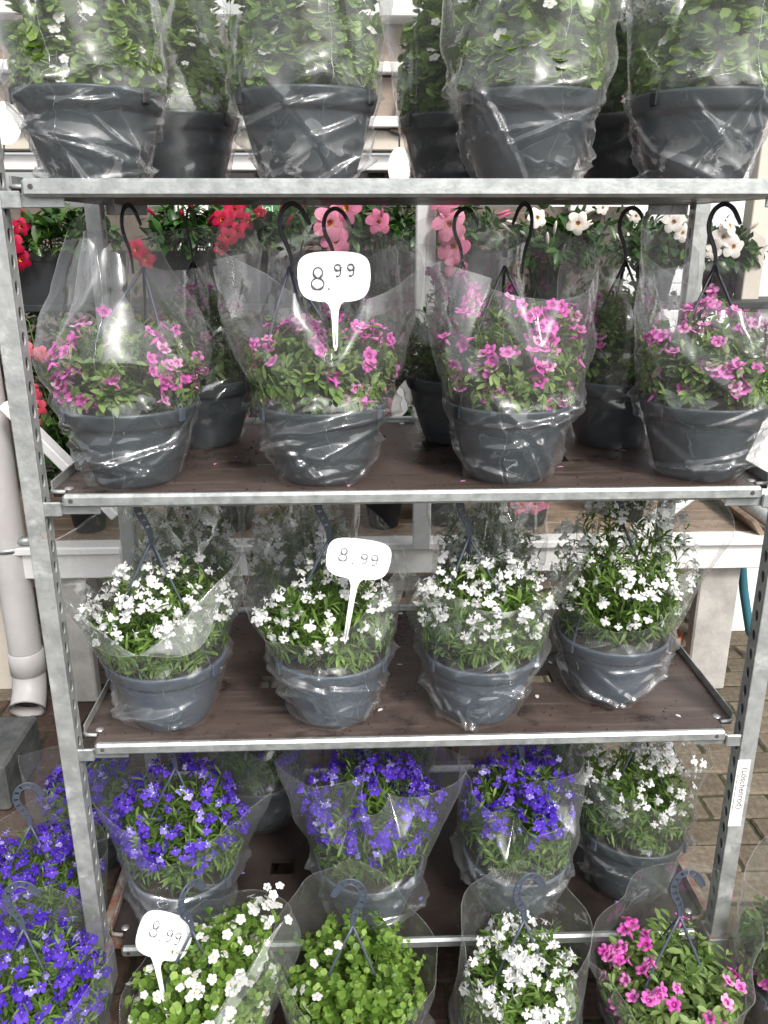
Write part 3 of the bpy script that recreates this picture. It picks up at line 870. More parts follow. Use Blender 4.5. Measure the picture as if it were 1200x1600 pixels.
    def seam_mesh(s, thdeg):
        j = int(round(((R(thdeg) - PI / 2) % (2 * PI)) / (2 * PI) * s.NU)) % s.NU
        js = (j + np.round(2.2 * np.sin(np.arange(len(s.grid)) * 0.21 + s.seed)).astype(int)) % s.NU
        col = s.grid[np.arange(len(s.grid)), js, :]
        mb = MB()
        pts = [Vector(p) * 1 + Vector((p[0], p[1], 0)).normalized() * 0.0008 for p in col[1:84]]
        mb.tube(pts, 0.0006, 4, 0, False)
        return mb.mesh('seam', M['film_seam'])

# ------------------------------------------------------------------ plants
SPEC = {
    # stems, leaves per stem, leaf length range, flowers, flower kind templates
    'cal': dict(t0=0.12, ns=170, nl=17, L=(0.017, 0.037), leaf='leaf_cal', fl='pink', nf=88, srad=0.0011, tpl='cal'),
    'lobw': dict(low=0.42, t0=0.12, ns=200, nl=14, L=(0.016, 0.038), leaf='leaf_lob', fl='white', nf=210, srad=0.0008, tpl='lob'),
    'lobv': dict(low=0.42, t0=0.12, ns=190, nl=12, L=(0.015, 0.038), leaf='leaf_lob', fl='violet', nf=290, srad=0.0008, tpl='lob'),
    'bac': dict(ns=270, nl=15, L=(0.010, 0.021), leaf='leaf_bac', fl='bacopa', nf=46, srad=0.0009, tpl='bac'),
    'bact': dict(ns=330, nl=22, L=(0.013, 0.030), leaf='leaf_bac_pale', fl='bacopa', nf=110, srad=0.0011, tpl='bac', t0=0.04, elp=1.9),
}
LEAF_ME = {}
def leaf_part_mesh(tpl, k, m):
    key = (tpl, k, m)
    if key not in LEAF_ME:
        V, T = TPL[tpl][k]
        LEAF_ME[key] = np_mesh('leaf', V, T, [M[m]])
    return LEAF_ME[key]

CAMV = np.array([-0.1068, -1.3739, 1.5859])

def grow(rng, sp, Rp, H, sl, yscale=1.0, lean=(0, 0), base_z=0.118, spread=0.06):
    """stems from the soil to a dome; returns stem curves, leaves, tips"""
    n, nl = sp['ns'], sp['nl']
    az = rng.uniform(0, 2 * PI, n)
    el = np.arcsin(rng.uniform(0.02, 1, n) ** sp.get('elp', 0.85))
    k = rng.uniform(0.74, 1.04, n)
    end = np.stack([Rp * np.cos(el) * np.cos(az) * k, Rp * yscale * np.cos(el) * np.sin(az) * k, base_z + 0.02 + H * np.sin(el) * k], -1)
    end[:, 0] += lean[0] * (end[:, 2] - base_z); end[:, 1] += lean[1] * (end[:, 2] - base_z)
    st = np.stack([spread * np.sqrt(rng.uniform(0, 1, n)) * np.cos(az + rng.normal(0, .5, n)), spread * np.sqrt(rng.uniform(0, 1, n)) * np.sin(az + rng.normal(0, .5, n)), np.full(n, base_z)], -1)
    mid = (st + end) / 2 + np.stack([rng.normal(0, .012, n), rng.normal(0, .012, n), 0.03 + 0.25 * H * (1 - np.sin(el)) * rng.uniform(.3, 1, n)], -1)
    u = np.linspace(0, 1, 7)[None, :, None]
    cur = (1 - u) ** 2 * st[:, None] + 2 * u * (1 - u) * mid[:, None] + u ** 2 * end[:, None]
    if sl is not None: cur = sl.clamp(cur, 0.008)
    t = rng.uniform(sp.get('t0', 0.25), 1.0, (n, nl)); t.sort(axis=1)
    tt = t[..., None]
    P = (1 - tt) ** 2 * st[:, None] + 2 * tt * (1 - tt) * mid[:, None] + tt ** 2 * end[:, None]
    T = 2 * (1 - tt) * (mid - st)[:, None] + 2 * tt * (end - mid)[:, None]
    T = T / (np.linalg.norm(T, axis=2, keepdims=True) + 1e-9)
    rnd = rng.normal(0, 1, P.shape)
    perp = rnd - T * np.sum(rnd * T, 2, keepdims=True); perp /= np.linalg.norm(perp, axis=2, keepdims=True)
    D = T * 0.55 + perp * 0.85 + np.array([0, 0, 0.12])
    up = np.broadcast_to(np.array([0, 0, 1.0]), P.shape) + T * 0.4 + rng.normal(0, 0.25, P.shape)
    Ls = rng.uniform(sp['L'][0], sp['L'][1], (n, nl)) * (1.05 - 0.35 * t ** 3)
    return cur, P.reshape(-1, 3), D.reshape(-1, 3), up.reshape(-1, 3), Ls.ravel(), end, T[:, -1, :]

def place_parts(root, meshes, name, P, D, UP, S):
    """one object per piece: Y along D, Z near UP"""
    x, y, z = frames(np.asarray(D, float), np.asarray(UP, float))
    for i in range(len(P)):
        s_ = S[i]
        m = Matrix(((x[i][0] * s_, y[i][0] * s_, z[i][0] * s_, P[i][0]), (x[i][1] * s_, y[i][1] * s_, z[i][1] * s_, P[i][1]), (x[i][2] * s_, y[i][2] * s_, z[i][2] * s_, P[i][2]), (0, 0, 0, 1)))
        obj(name, meshes[i], root, m)

def foliage(root, rng, sp, Rp, H, sl, nleafparts=70, nf=None, yscale=1.0, lean=(0, 0), loc=(0, 0, 0), zc=None, lowfl=None, base_z=0.118, spread=0.06):
    cur, P, D, UP, Ls, tips, tdir = grow(rng, sp, Rp, H, sl, yscale, lean, base_z, spread)
    if sl is not None: P = sl.clamp(P, 0.006)
    tpls = TPL[sp['tpl']]
    kind = rng.integers(0, len(tpls), len(P))
    world = P + np.asarray(loc)
    tocam = CAMV - world; tocam /= np.linalg.norm(tocam, axis=1, keepdims=True)
    cen = np.array([0, 0, base_z + 0.25 * H]); out = P - cen
    score = np.sum(out * tocam, 1) + rng.uniform(0, 0.02, len(P)) + Ls * 0.8
    order = np.argsort(-score)
    part = np.zeros(len(P), bool); part[order[:nleafparts]] = True
    Vs, Fs, Mi = [], [], []
    v0 = 0
    for k in range(len(tpls)):
        sel = (kind == k) & ~part
        if not sel.any(): continue
        V, T = build_leaves(P[sel], D[sel], UP[sel], Ls[sel], tpls[k])
        if sl is not None: V = sl.clamp(V, 0.0025)
        Vs.append(V); Fs.append(T + v0); v0 += len(V); Mi.append(np.zeros(len(T)))
    V, T = build_stems(cur, sp['srad'])
    Vs.append(V); Fs.append(T + v0); Mi.append(np.ones(len(T)))
    me = np_mesh('foliage', np.concatenate(Vs), np.concatenate(Fs), [M[sp['leaf']], M['stem']], np.concatenate(Mi))
    obj('foliage', me, root, None, kind='stuff')
    ids = np.where(part)[0]
    if sl is not None and len(ids): P[ids] = sl.clamp(P[ids], 0.016)
    if len(ids):
        place_parts(root, [leaf_part_mesh(sp['tpl'], int(kind[i]), sp['leaf']) for i in ids], 'leaf', P[ids], D[ids], UP[ids], Ls[ids])
    # flowers
    nf = sp['nf'] if nf is None else nf
    lowfl = sp.get('low', 0.1) if lowfl is None else lowfl
    if nf:
        az = rng.uniform(0, 2 * PI, nf * 3); sn = rng.uniform(-0.05 + lowfl, 1, nf * 3)
        w_ = np.where(np.sin(az) < 0.25, 1.0, 0.5)
        keep = np.where(rng.uniform(0, 1, nf * 3) < w_)[0][:nf]
        az, sn = az[keep], np.clip(sn[keep], 0.02, 1); cs = np.sqrt(1 - sn ** 2)
        kk = rng.uniform(0.90, 1.04, len(az))
        FP = np.stack([Rp * cs * np.cos(az) * kk, Rp * yscale * cs * np.sin(az) * kk, base_z + 0.02 + H * sn * kk], -1)
        # loose clusters
        for q in range(len(FP)):
            if rng.uniform() < 0.45 and q:
                j = rng.integers(0, q); FP[q] = FP[j] + rng.normal(0, 0.013, 3)
        FP[:, 0] += lean[0] * (FP[:, 2] - base_z); FP[:, 1] += lean[1] * (FP[:, 2] - base_z)
        if sl is not None: FP = sl.clamp(FP, 0.014)
        nrm = np.stack([FP[:, 0], FP[:, 1], (FP[:, 2] - base_z) * 0.9 + 0.03], -1); nrm /= np.linalg.norm(nrm, axis=1, keepdims=True)
        nrm += rng.normal(0, 0.48, nrm.shape); nrm /= np.linalg.norm(nrm, axis=1, keepdims=True)
        x = np.cross(np.array([0, 0, 1.0]), nrm); x /= (np.linalg.norm(x, axis=1, keepdims=True) + 1e-6)
        y = np.cross(nrm, x)
        rot = rng.normal(0, 0.35, len(FP))[:, None]
        yd = y * np.cos(rot) + x * np.sin(rot)
        ms = FL[sp['fl']]
        pr = [0.40, 0.32, 0.28] if sp['fl'] == 'pink' else [0.45, 0.35, 0.20] if len(ms) == 3 else [1 / len(ms)] * len(ms)
        ch = rng.choice(len(ms), len(FP), p=pr)
        place_parts(root, [ms[c] for c in ch], 'flower', FP, yd, nrm, rng.uniform(0.8, 1.12, len(FP)))

NAMES = {'cal': 'calibrachoa_basket', 'lobw': 'lobelia_basket', 'lobv': 'lobelia_basket', 'bac': 'bacopa_basket', 'bact': 'bacopa_basket'}
STRAP_CACHE = {}
def basket(kind, loc, label, group, sl, seed, Rp=0.15, H=0.16, pot='dark', hang='dark', rz=0.0, nleaf=70, nf=None, hook_rz=0.0, dx=0.0, front=True, yscale=1.0, lean=(0, 0), tilt=None, seam=None, strap_rz=0.0, hanger=True, lowfl=None, spray=None, cluster=None):
    root = thing(NAMES[kind], label, 'hanging basket', loc, rz, group, tilt)
    rng = np.random.default_rng(seed)
    obj('pot', POT[pot], root); obj('soil', SOIL, root)
    foliage(root, rng, SPEC[kind], Rp, H, sl, nleaf, nf, yscale, lean, loc, lowfl=lowfl)
    if cluster:
        n = cluster[3]; P = np.array(cluster[:3]) + rng.normal(0, 1, (n, 3)) * np.array([.030, .016, .026])
        P = sl.clamp(P, 0.012); nn = rng.normal(0, .3, (n, 3)) + np.array([0.1, -0.9, 0.6])
        place_parts(root, [FL['pink'][int(q)] for q in rng.integers(0, 2, n)], 'flower', P, np.cross(nn, [1.0, 0, 0]), nn, rng.uniform(.85, 1.1, n))
    if spray:
        sp2 = dict(SPEC[kind]); sp2['ns'] = 55; sp2['nl'] = 13
        foliage(root, rng, sp2, spray[0], spray[1], None, 70, spray[3], 0.8, (spray[2], 0), loc, lowfl=0.25)
    hk = 'dark' if loc[2] > 1.0 else hang  # upper shelf hooks coloured black to show as backlit silhouettes
    if hanger:
        for k in range(3):
            key = (hang, k, round(dx, 3))
            if key not in STRAP_CACHE: STRAP_CACHE[key] = strap_mesh(M['hanger_' + hang], k, (0.012, 0.02, 0.004)[k], dx)
            o = obj('strap', STRAP_CACHE[key], root); 
            o.rotation_euler = (0, 0, strap_rz)
        key = ('hook', hk, round(dx, 3))
        if key not in STRAP_CACHE: STRAP_CACHE[key] = hook_mesh(M['hanger_' + hk], dx)
        h = obj('hook', STRAP_CACHE[key], root); h.rotation_euler = (0, 0, hook_rz)
    sv = obj('sleeve', sl.mesh(240, 44, 46) if front else sl.mesh(112, 18, 24), root)
    obj('film_edge', sl.edge_mesh(), sv)
    if seam is None and front: seam = 250 + (seed * 37) % 60
    if seam is not None: obj('seam', sl.seam_mesh(seam), sv)
    return root
#@@BODY@@
# ================================================================== SETTING
def sheet(name, x0, x1, y0, y1, z, m, **kw):
    mb = MB().add([(x0, y0, z), (x1, y0, z), (x1, y1, z), (x0, y1, z)], [(0, 1, 2, 3)])
    return obj(name, mb.mesh(name, m), **kw)
g = sheet('ground', -60, 60, -60, 60, -0.016, M['street'], kind='structure')
pav = sheet('pavement', -1.9, 2.6, -0.62, 3.2, -0.007, M['joint'], kind='structure')
rngp = random.Random(8)
PV = []
for k in range(4):
    mb = MB(); mb.box((0, 0, 0), (0.196, 0.096, 0.05), 0, None, 0.006); PV.append([mb.mesh('paver', M['paver']), mb.mesh('paver', M['paver_red'])])
n_pv = 0
for j in range(17):
    y = -0.42 + j * 0.103
    for i in range(17):
        x = -1.45 + i * 0.204 + (0.102 if j % 2 else 0)
        if x > 1.65 or n_pv >= 298: continue
        o = obj('paver', PV[(i + j) % 4][1 if x < 0.55 else 0], pav)
        o.location = (x + rngp.uniform(-.002, .002), y + rngp.uniform(-.002, .002), -0.025 + rngp.uniform(-.004, .004))
        o.rotation_euler = (rngp.gauss(0, .008), rngp.gauss(0, .008), rngp.gauss(0, .012))
        n_pv += 1
# rest of the pavers joined (beyond the ones picked out above)
mb = MB()
for j in range(36):
    y = -0.42 + j * 0.103
    for i in range(20):
        x = -1.45 + i * 0.204 + (0.102 if j % 2 else 0)
        if j < 17 and x <= 1.65: continue
        mb.box((x, y, -0.025 + rngp.uniform(-.004, .004)), (0.196, 0.096, 0.05), 0, None, 0.006)
obj('paver_field', mb.mesh('paver_field', M['paver']), pav, kind='stuff')

# ---- wall at the back: brick below, boards and ledges above
wall = thing('shop_wall', 'brown boarded shop wall with white ledges behind the flower racks', 'wall', (0, 2.2, 0))
mb = MB(); mb.box((-0.60, 0.13, 0.84), (3.3, 0.10, 1.68)); obj('backing_wall', mb.mesh('backing_wall', M['dark_wood']), wall)
BR = []
for k in range(1):
    mb = MB(); mb.box((0, 0, 0), (0.21, 0.10, 0.052), 0, None, 0.004); BR = mb.mesh('brick', M['brick'])
nb = 0
for j in range(17):
    z = 1.66 - j * 0.064
    for i in range(9):
        x = -0.56 + i * 0.222 + (0.111 if j % 2 else 0)
        if x > 0.7: continue
        o = obj('brick', BR, wall); o.location = (x, 0.05 + rngp.uniform(-.003, .003), z - 0.03); nb += 1
for z0, z1, dy, m, nm in ((2.33, 2.46, -0.10, 'white_paint', 'ledge'), (2.19, 2.33, 0.0, 'brown_panel', 'panel'), (2.15, 2.19, -0.07, 'white_paint', 'ledge'), (2.0, 2.147, -0.02, 'brown_panel', 'panel'),
                          (1.958, 2.0, -0.10, 'white_paint', 'ledge'), (1.88, 1.955, -0.06, 'beige', 'fascia_board'), (1.81, 1.87, -0.02, 'white_paint', 'window_head')):
    mb = MB(); mb.box((-0.72, 0.06 + dy, (z0 + z1) / 2), (3.1 - abs(dy), 0.12, z1 - z0 - 0.003), 0, None, 0.004)
    obj(nm, mb.mesh(nm, M[m]), wall)
mb = MB(); mb.box((-0.75, 0.055, 1.06), (0.135, 0.10, 1.52), 0, None, 0.006); mb.box((-0.70, 0.0, 1.06), (0.035, 0.02, 1.52), 0, None, 0.004)
obj('door_post', mb.mesh('door_post', M['white_paint']), wall)
mb = MB(); mb.box((-0.12, 0.065, 1.745), (1.08, 0.02, 0.128)); obj('window_pane', mb.mesh('window_pane', M['glass']), wall)
mb = MB(); mb.box((-0.72, -0.02, 2.9), (3.0, 0.2, 0.86)); obj('upper_wall', mb.mesh('upper_wall', M['white_paint']), wall)
mb = MB()
mb.bar((0.155, -0.06, 2.24), (0.066, -0.06, 1.94), 0.05, 0.045, 0, 0.004, (0, 1, 0)); obj('bracket', mb.mesh('bracket', M['dark_wood']), wall)
for px in (-0.95, 0.0): pass

# white greenhouse building out in the light on the right
gh = thing('white_building', 'bright white boarded greenhouse building far behind the racks on the right', 'building', (3.6, 5.2, 0))
for k in range(18):
    mb = MB(); mb.box((0, 0, 0.1 + k * 0.2), (4.6, 0.05, 0.194), 0, Matrix.Rotation(R(3), 3, 'X'), 0.006)
    obj('siding_board', mb.mesh('siding_board', M['siding']), gh)
mb = MB(); mb.box((-1.3, -0.05, 1.5), (0.06, 0.06, 2.9), 0, None, 0.005); mb.box((-0.2, -0.05, 1.5), (0.06, 0.06, 2.9), 0, None, 0.005); mb.box((-0.75, -0.05, 2.3), (1.04, 0.05, 0.05), 0, None, 0.005)
obj('window_frame', mb.mesh('window_frame', M['white_paint']), gh)
mb = MB(); mb.box((0, -0.3, 3.75), (4.8, 1.0, 0.10), 0, Matrix.Rotation(R(14), 3, 'X'), 0.01); obj('roof', mb.mesh('roof', M['white_paint']), gh)

# small dome lamp on a white bracket
cl = thing('dome_camera', 'small white dome camera with dark lens under a bracket on the wall', 'camera', (0.868, 2.12, 1.86))
mb = MB(); mb.box((0, 0.07, 0.055), (0.10, 0.10, 0.05), 0, None, 0.006); mb.lathe([(0.002, 0.03), (0.045, 0.03), (0.045, 0.0), (0.036, -0.012), (0.001, -0.012)], 20); obj('housing', mb.mesh('housing', M['white_paint']), cl)
mb = MB(); mb.lathe([(0.03, -0.0125), (0.027, -0.03), (0.014, -0.04), (0.001, -0.042)], 18); obj('lens_dome', mb.mesh('lens_dome', M['hanger_dark']), cl)
mb = MB(); mb.box((0, 0.13, 0.05), (0.16, 0.04, 0.5), 0, None, 0.004); obj('wall_plate', mb.mesh('wall_plate', M['white_paint']), cl)

def post(name, label, x, y, wd, dp, z0, z1, m, cat='post'):
    mb = MB(); mb.box((0, 0, (z1 - z0) / 2), (wd, dp, z1 - z0), 0, None, 0.003)
    o = obj(name, mb.mesh(name, M[m])); o.location = (x, y, z0); o['label'] = label; o['category'] = cat
    return o
post('aluminium_post', 'tall aluminium upright standing on the display bench behind the trolley', 0.103, 1.13, 0.056, 0.04, 0.617, 2.75, 'alu')
bp_ = post('timber_post', 'beige square post between the white mandevillas and the bright building', 1.285, 1.62, 0.062, 0.07, 0.0, 2.8, 'beige')
post('white_upright', 'broad white upright at the right edge beside the beige post', 1.43, 1.72, 0.20, 0.03, 0.0, 2.8, 'white_paint', 'post')

# drain pipe, left
dp = thing('drain_pipe', 'grey plastic drain pipe with open spout at the left by the wall', 'pipe', (-1.243, 1.22, 0))
mb = MB(); mb.lathe([(0.053, 0.23), (0.053, 2.4)], 28); obj('pipe', mb.mesh('pipe', M['pvc']), dp)
mb = MB(); mb.lathe([(0.0535, 0.145), (0.0585, 0.147), (0.0585, 0.225), (0.0535, 0.229)], 28); obj('collar', mb.mesh('collar', M['pvc']), dp)
mb = MB()
pts = [Vector((0, 0, 0.16)), Vector((0, -0.004, 0.12)), Vector((0.003, -0.025, 0.08)), Vector((0.006, -0.055, 0.052)), Vector((0.008, -0.075, 0.040))]
mb.tube(pts, [0.0545, 0.055, 0.056, 0.057, 0.058], 28, 0, False); mb.tube(pts[2:], [0.050, 0.051, 0.052], 28, 0, False); 
obj('spout', mb.mesh('spout', M['pvc']), dp)
mb = MB(); mb.tube(pts[1:4], [0.048, 0.048, 0.048], 24, 0, True); obj('inside_shadow_plug', mb.mesh('spout_shade_plug', M['dark']), dp).name = 'spout_shade_plug'  # dark plug stands in for the shade inside the spout
mb = MB(); mb.lathe([(0.054, 0.60), (0.0565, 0.60), (0.0565, 0.615), (0.054, 0.615)], 28); mb.box((-0.065, 0.01, 0.607), (0.05, 0.02, 0.014)); obj('clamp', mb.mesh('clamp', M['galv']), dp)
post('white_door_frame', 'dirty white door frame post at the far left edge behind the drain pipe', -1.40, 1.40, 0.10, 0.10, 0.0, 2.4, 'beige', 'frame')
# dark stone block
mb = MB(); mb.box((0, 0, 0.078), (0.50, 0.27, 0.15), 0, None, 0.008)
o = obj('stone_block', mb.mesh('stone_block', M['block'])); o.location = (-1.36, 0.795, 0); o['label'] = 'dark grey stone block on the ground left of the trolley'; o['category'] = 'block'

# ---- display bench with two tiers
bench = thing('display_bench', 'white metal display bench with wooden boards behind the trolley', 'bench', (0, 1.2, 0))
mb = MB(); mb.box((0, 0.02, 0.543), (2.9, 0.05, 0.088), 0, None, 0.004); obj('front_beam', mb.mesh('front_beam', M['white_paint']), bench)
mb = MB(); mb.box((0, 0.012, 0.602), (2.92, 0.075, 0.026), 0, None, 0.004); obj('top_rail', mb.mesh('top_rail', M['white_paint']), bench)
for k in range(5):
    mb = MB(); mb.box((0, 0.11 + k * 0.112, 0.603), (2.86, 0.108, 0.02), 0, None, 0.003); obj('plank', mb.mesh('plank', M['wood']), bench)
for x in (1.155, -1.10):
    mb = MB(); mb.box((x, 0.075, 0.248), (0.14, 0.055, 0.496), 0, None, 0.006); mb.box((x, 0.13, 0.248), (0.09, 0.05, 0.496), 0, None, 0.006); obj('leg', mb.mesh('leg', M['concrete']), bench)
for z in (0.462, 0.405, 0.345):
    mb = MB(); mb.box((-0.05, 0.13, z), (1.3, 0.06, 0.034), 0, None, 0.004); obj('slat', mb.mesh('slat', M['wood']), bench)
for a, b in (((-1.16, -0.05, 1.095), (-0.86, -0.05, 0.735)), ((1.30, -0.05, 1.05), (0.80, -0.05, 0.645))):
    mb = MB(); mb.bar(a, b, 0.03, 0.062, 0, 0.004, (0, 1, 0)); obj('brace', mb.mesh('brace', M['white_paint']), bench)
mb = MB(); mb.tube([(1.30, -0.02, 0.652), (1.28, 0.42, 0.66)], 0.026, 14); obj('side_tube', mb.mesh('side_tube', M['galv']), bench)
mb = MB(); mb.box((1.24, 0.2, 0.64), (0.018, 0.4, 0.06), 0, Matrix.Rotation(R(-35), 3, 'Y'), 0.002); obj('side_board', mb.mesh('side_board', M['wood']), bench)
mb = MB(); mb.box((0, 0.42, 1.345), (2.9, 0.30, 0.024), 0, None, 0.003); obj('upper_board', mb.mesh('upper_board', M['planter']), bench)
for x in (-1.43, -0.45, 0.5, 1.43):
    mb = MB(); mb.box((x, 0.56, 0.98), (0.04, 0.03, 0.70), 0, None, 0.003); obj('tier_post', mb.mesh('tier_post', M['dark_wood']), bench)
mb = MB(); mb.tube([(-1.21, 0.0, 0.632), (-1.16, 0.0, 0.632)], 0.014, 12); 
gc = obj('rail_end', mb.mesh('rail_end', M['galv']), bench)
mb = MB(); mb.tube([(-1.262, 0.0, 0.632), (-1.25, 0, 0.632), (-1.222, 0.0, 0.632)], [0.006, 0.014, 0.0155], 12); obj('end_cap', mb.mesh('end_cap', M['green_cap']), bench)
mb = MB(); mb.lathe([(0.06, 0), (0.062, 0.005), (0.085, 0.15), (0.092, 0.152), (0.092, 0.185), (0.08, 0.185), (0.072, 0.15)], 24)
o = obj('terracotta_pot', mb.mesh('terracotta_pot', M['terracotta'])); o.location = (1.0, 1.36, 0); o['label'] = 'reddish terracotta pot on the ground beside the concrete bench leg'; o['category'] = 'pot'
mb = MB(); mb.tube([(1.34, 1.52, 0.60), (1.345, 1.5, 0.42), (1.37, 1.49, 0.28), (1.41, 1.48, 0.12), (1.47, 1.46, 0.02)], 0.017, 10)
o = obj('hose', mb.mesh('hose', M['hose'])); o['label'] = 'blue green hose hanging down behind the right trolley post'; o['category'] = 'hose'
mb = MB(); mb.box((0, 0, 0.04), (0.05, 0.03, 0.10), 0, None, 0.004)
o = obj('wooden_stake', mb.mesh('wooden_stake', M['wood'])); o.location = (-1.02, 1.52, 0); o['label'] = 'short wooden peg standing on the brown pavers under the bench'; o['category'] = 'stake'

# hedge behind the bench
rng = np.random.default_rng(77)
n = 8200
hx = rng.uniform(-1.5, 1.12, n)
P = np.stack([hx, rng.uniform(1.84, 2.08, n), rng.uniform(0.35, 1, n) * np.where(hx > 0.12, 1.66, 1.36) + rng.normal(0, .03, n)], -1)
D = rng.normal(0, 1, (n, 3)); UPv = rng.normal(0, 1, (n, 3))
V, T = build_leaves(P, D, UPv, rng.uniform(0.025, 0.05, n), TPL['hed'][0])
h = thing('hedge', 'dark evergreen hedge in the shade behind the display bench', 'hedge', (0, 0, 0))
obj('foliage', np_mesh('foliage', V, T, [M['hedge_leaf']]), h, kind='stuff')
mb = MB()
for k in range(14): mb.tube([(-1.4 + k * .19, 1.96, 0), (-1.42 + k * .2, 1.95, .6), (-1.4 + k * .19, 1.97, 1.2)], [.012, .009, .004], 5)
obj('trunks', mb.mesh('trunks', M['dark_wood']), h)

# ---- mandevillas in planter boxes and pots
SPEC['man'] = dict(ns=52, nl=9, L=(0.045, 0.075), leaf='leaf_man', fl='red', nf=0, srad=0.0018, tpl='man')
def planter_mesh():
    mb = MB(); w_, d_, h_ = 0.185, 0.075, 0.165
    def ring(s_, z): return [(-w_ * s_, -d_ * s_, z), (w_ * s_, -d_ * s_, z), (w_ * s_, d_ * s_, z), (-w_ * s_, d_ * s_, z)]
    prof = [(0.86, 0.0), (0.97, h_ - 0.03), (1.0, h_ - 0.03), (1.02, h_), (0.96, h_), (0.93, h_ - 0.02)]
    vs_ = []
    for s_, z in prof: vs_ += ring(s_, z)
    fs = [(3, 2, 1, 0)]
    for i in range(len(prof) - 1):
        for k in range(4): fs.append((i * 4 + k, i * 4 + (k + 1) % 4, i * 4 + 4 + (k + 1) % 4, i * 4 + 4 + k))
    o = len(prof) * 4 - 4
    fs.append((o, o + 1, o + 2, o + 3)); mb.add(vs_, fs)
    return mb.mesh('planter_box', M['planter'])
PLANTER = planter_mesh()
def mandevilla(loc, label, color, flowers, seed, buds=0, potted=False, Rp=0.18, H=0.15, nleaf=170, group='mandevillas on the display bench'):
    root = thing('mandevilla_plant', label, 'plant', loc, 0, group)
    rng = np.random.default_rng(seed)
    if potted:
        mb = MB(); mb.lathe([(0.048, 0), (0.05, 0.003), (0.066, 0.10), (0.07, 0.10), (0.07, 0.122), (0.064, 0.122), (0.06, 0.10), (0.001, 0.10)], 28); obj('pot', mb.mesh('pot', M['planter']), root)
        bz = 0.10
    else:
        obj('planter_box', PLANTER, root); bz = 0.15
    foliage(root, rng, SPEC['man'], Rp * 1.12, H, None, nleaf, 0, 0.78, (0, 0), loc, base_z=bz, spread=0.10 if not potted else 0.04)
    loc = np.array(loc)
    Pp, Dd, Uu, Ss = [], [], [], []
    for fx, fy, fz, s_ in flowers:
        p = np.array([fx, fy, fz]) - loc
        nrm = np.array([rng.normal(0, .35), -1.0, rng.normal(0.35, .25)])
        Pp.append(p); Uu.append(nrm); Dd.append([rng.normal(0, .5), 0.1, 1]); Ss.append(s_)
        # stalk back to the plant
    if Pp:
        x, y, z = frames(np.array(Dd, float), np.array(Uu, float))
        for i in range(len(Pp)):
            s_ = Ss[i]
            m = Matrix(((x[i][0] * s_, y[i][0] * s_, z[i][0] * s_, Pp[i][0]), (x[i][1] * s_, y[i][1] * s_, z[i][1] * s_, Pp[i][1]), (x[i][2] * s_, y[i][2] * s_, z[i][2] * s_, Pp[i][2]), (0, 0, 0, 1)))
            obj('flower', FL[color][0], root, m)
    mb = MB()
    for p in Pp: mb.tube([(p[0], p[1] + 0.045, p[2]), (p[0] * .8, p[1] + .10, p[2] - .03), (p[0] * .5, 0, bz + 0.03)], 0.0022, 5)
    bp_, bd_ = [], []
    for k in range(buds):
        a = rng.uniform(PI, 2 * PI); p = np.array([Rp * math.cos(a) * rng.uniform(.5, 1), Rp * .7 * math.sin(a) * rng.uniform(.6, 1), bz + H * rng.uniform(.55, 1.15)])
        d = np.array([math.cos(a) * .6, -0.3, rng.uniform(.1, .8)]); bp_.append(p); bd_.append(d)
        mb.tube([p, p - d * 0.05, (p[0] * .4, p[1] * .4, bz)], 0.0018, 5)
    for p, d in zip(bp_, bd_):
        q = Vector(d).to_track_quat('Z', 'Y').to_matrix().to_4x4(); q.translation = Vector(p)
        obj('bud', BUD[color], root, q)
    if mb.v: obj('stalk', mb.mesh('stalk', M['stem']), root)
    return root

TY, TZ = 1.56, 1.358
mandevilla((-1.05, TY, TZ), 'red mandevilla in a dark planter box at the far left of the upper tier', 'red', [(-1.176, 1.42, 1.545, .9), (-1.16, 1.43, 1.50, .8), (-1.15, 1.44, 1.60, .7)], 301, 3)
mandevilla((-0.62, TY, TZ), 'red mandevilla with many pointed buds in front of the white door post', 'red', [(-0.80, 1.45, 1.53, .85), (-0.77, 1.45, 1.50, .8)], 302, 12)
mandevilla((-0.36, TY, TZ), 'red mandevilla with a cascade of open blooms beside the brick wall', 'red', [(-0.515, 1.42, 1.620, .8), (-0.476, 1.44, 1.652, .85), (-0.500, 1.40, 1.568, .75), (-0.442, 1.46, 1.615, .7), (-0.525, 1.43, 1.535, .6), (-0.47, 1.42, 1.585, .7), (-0.40, 1.45, 1.64, .55)], 303, 7)
mandevilla((-0.02, TY, TZ), 'pale pink mandevilla behind the second hanging basket of the row', 'rose', [(-0.175, 1.42, 1.61, 1.3), (-0.125, 1.42, 1.655, 1.2), (-0.022, 1.42, 1.612, .95), (-0.16, 1.43, 1.555, 1.1)], 304, 4)
mandevilla((0.22, TY, TZ), 'bright pink mandevilla spilling in front of the aluminium upright', 'rose', [(0.163, 1.06, 1.605, 1.1), (0.178, 1.075, 1.545, 1.12), (0.150, 1.07, 1.668, 1.0), (0.185, 1.07, 1.49, .8)], 305, 3)
mandevilla((0.56, TY, TZ), 'white mandevilla with yellowish buds under the dome camera', 'cream', [(0.484, 1.42, 1.625, .8), (0.615, 1.42, 1.608, .92), (0.70, 1.45, 1.655, .55)], 306, 8, True)
mandevilla((0.93, TY, TZ), 'white mandevilla behind the last hanging basket at the right', 'cream', [(0.925, 1.42, 1.612, .9), (0.965, 1.44, 1.578, .75), (0.81, 1.45, 1.63, .55)], 307, 5, True)
mandevilla((1.20, TY + .1, TZ), 'white mandevilla at the right end of the tier by the beige post', 'cream', [(1.092, 1.42, 1.566, .95), (1.13, 1.42, 1.536, .95), (1.11, 1.42, 1.60, .8), (1.07, 1.43, 1.52, .7)], 308, 2, True, Rp=0.14, H=.13, nleaf=90)
LZ = 0.6145
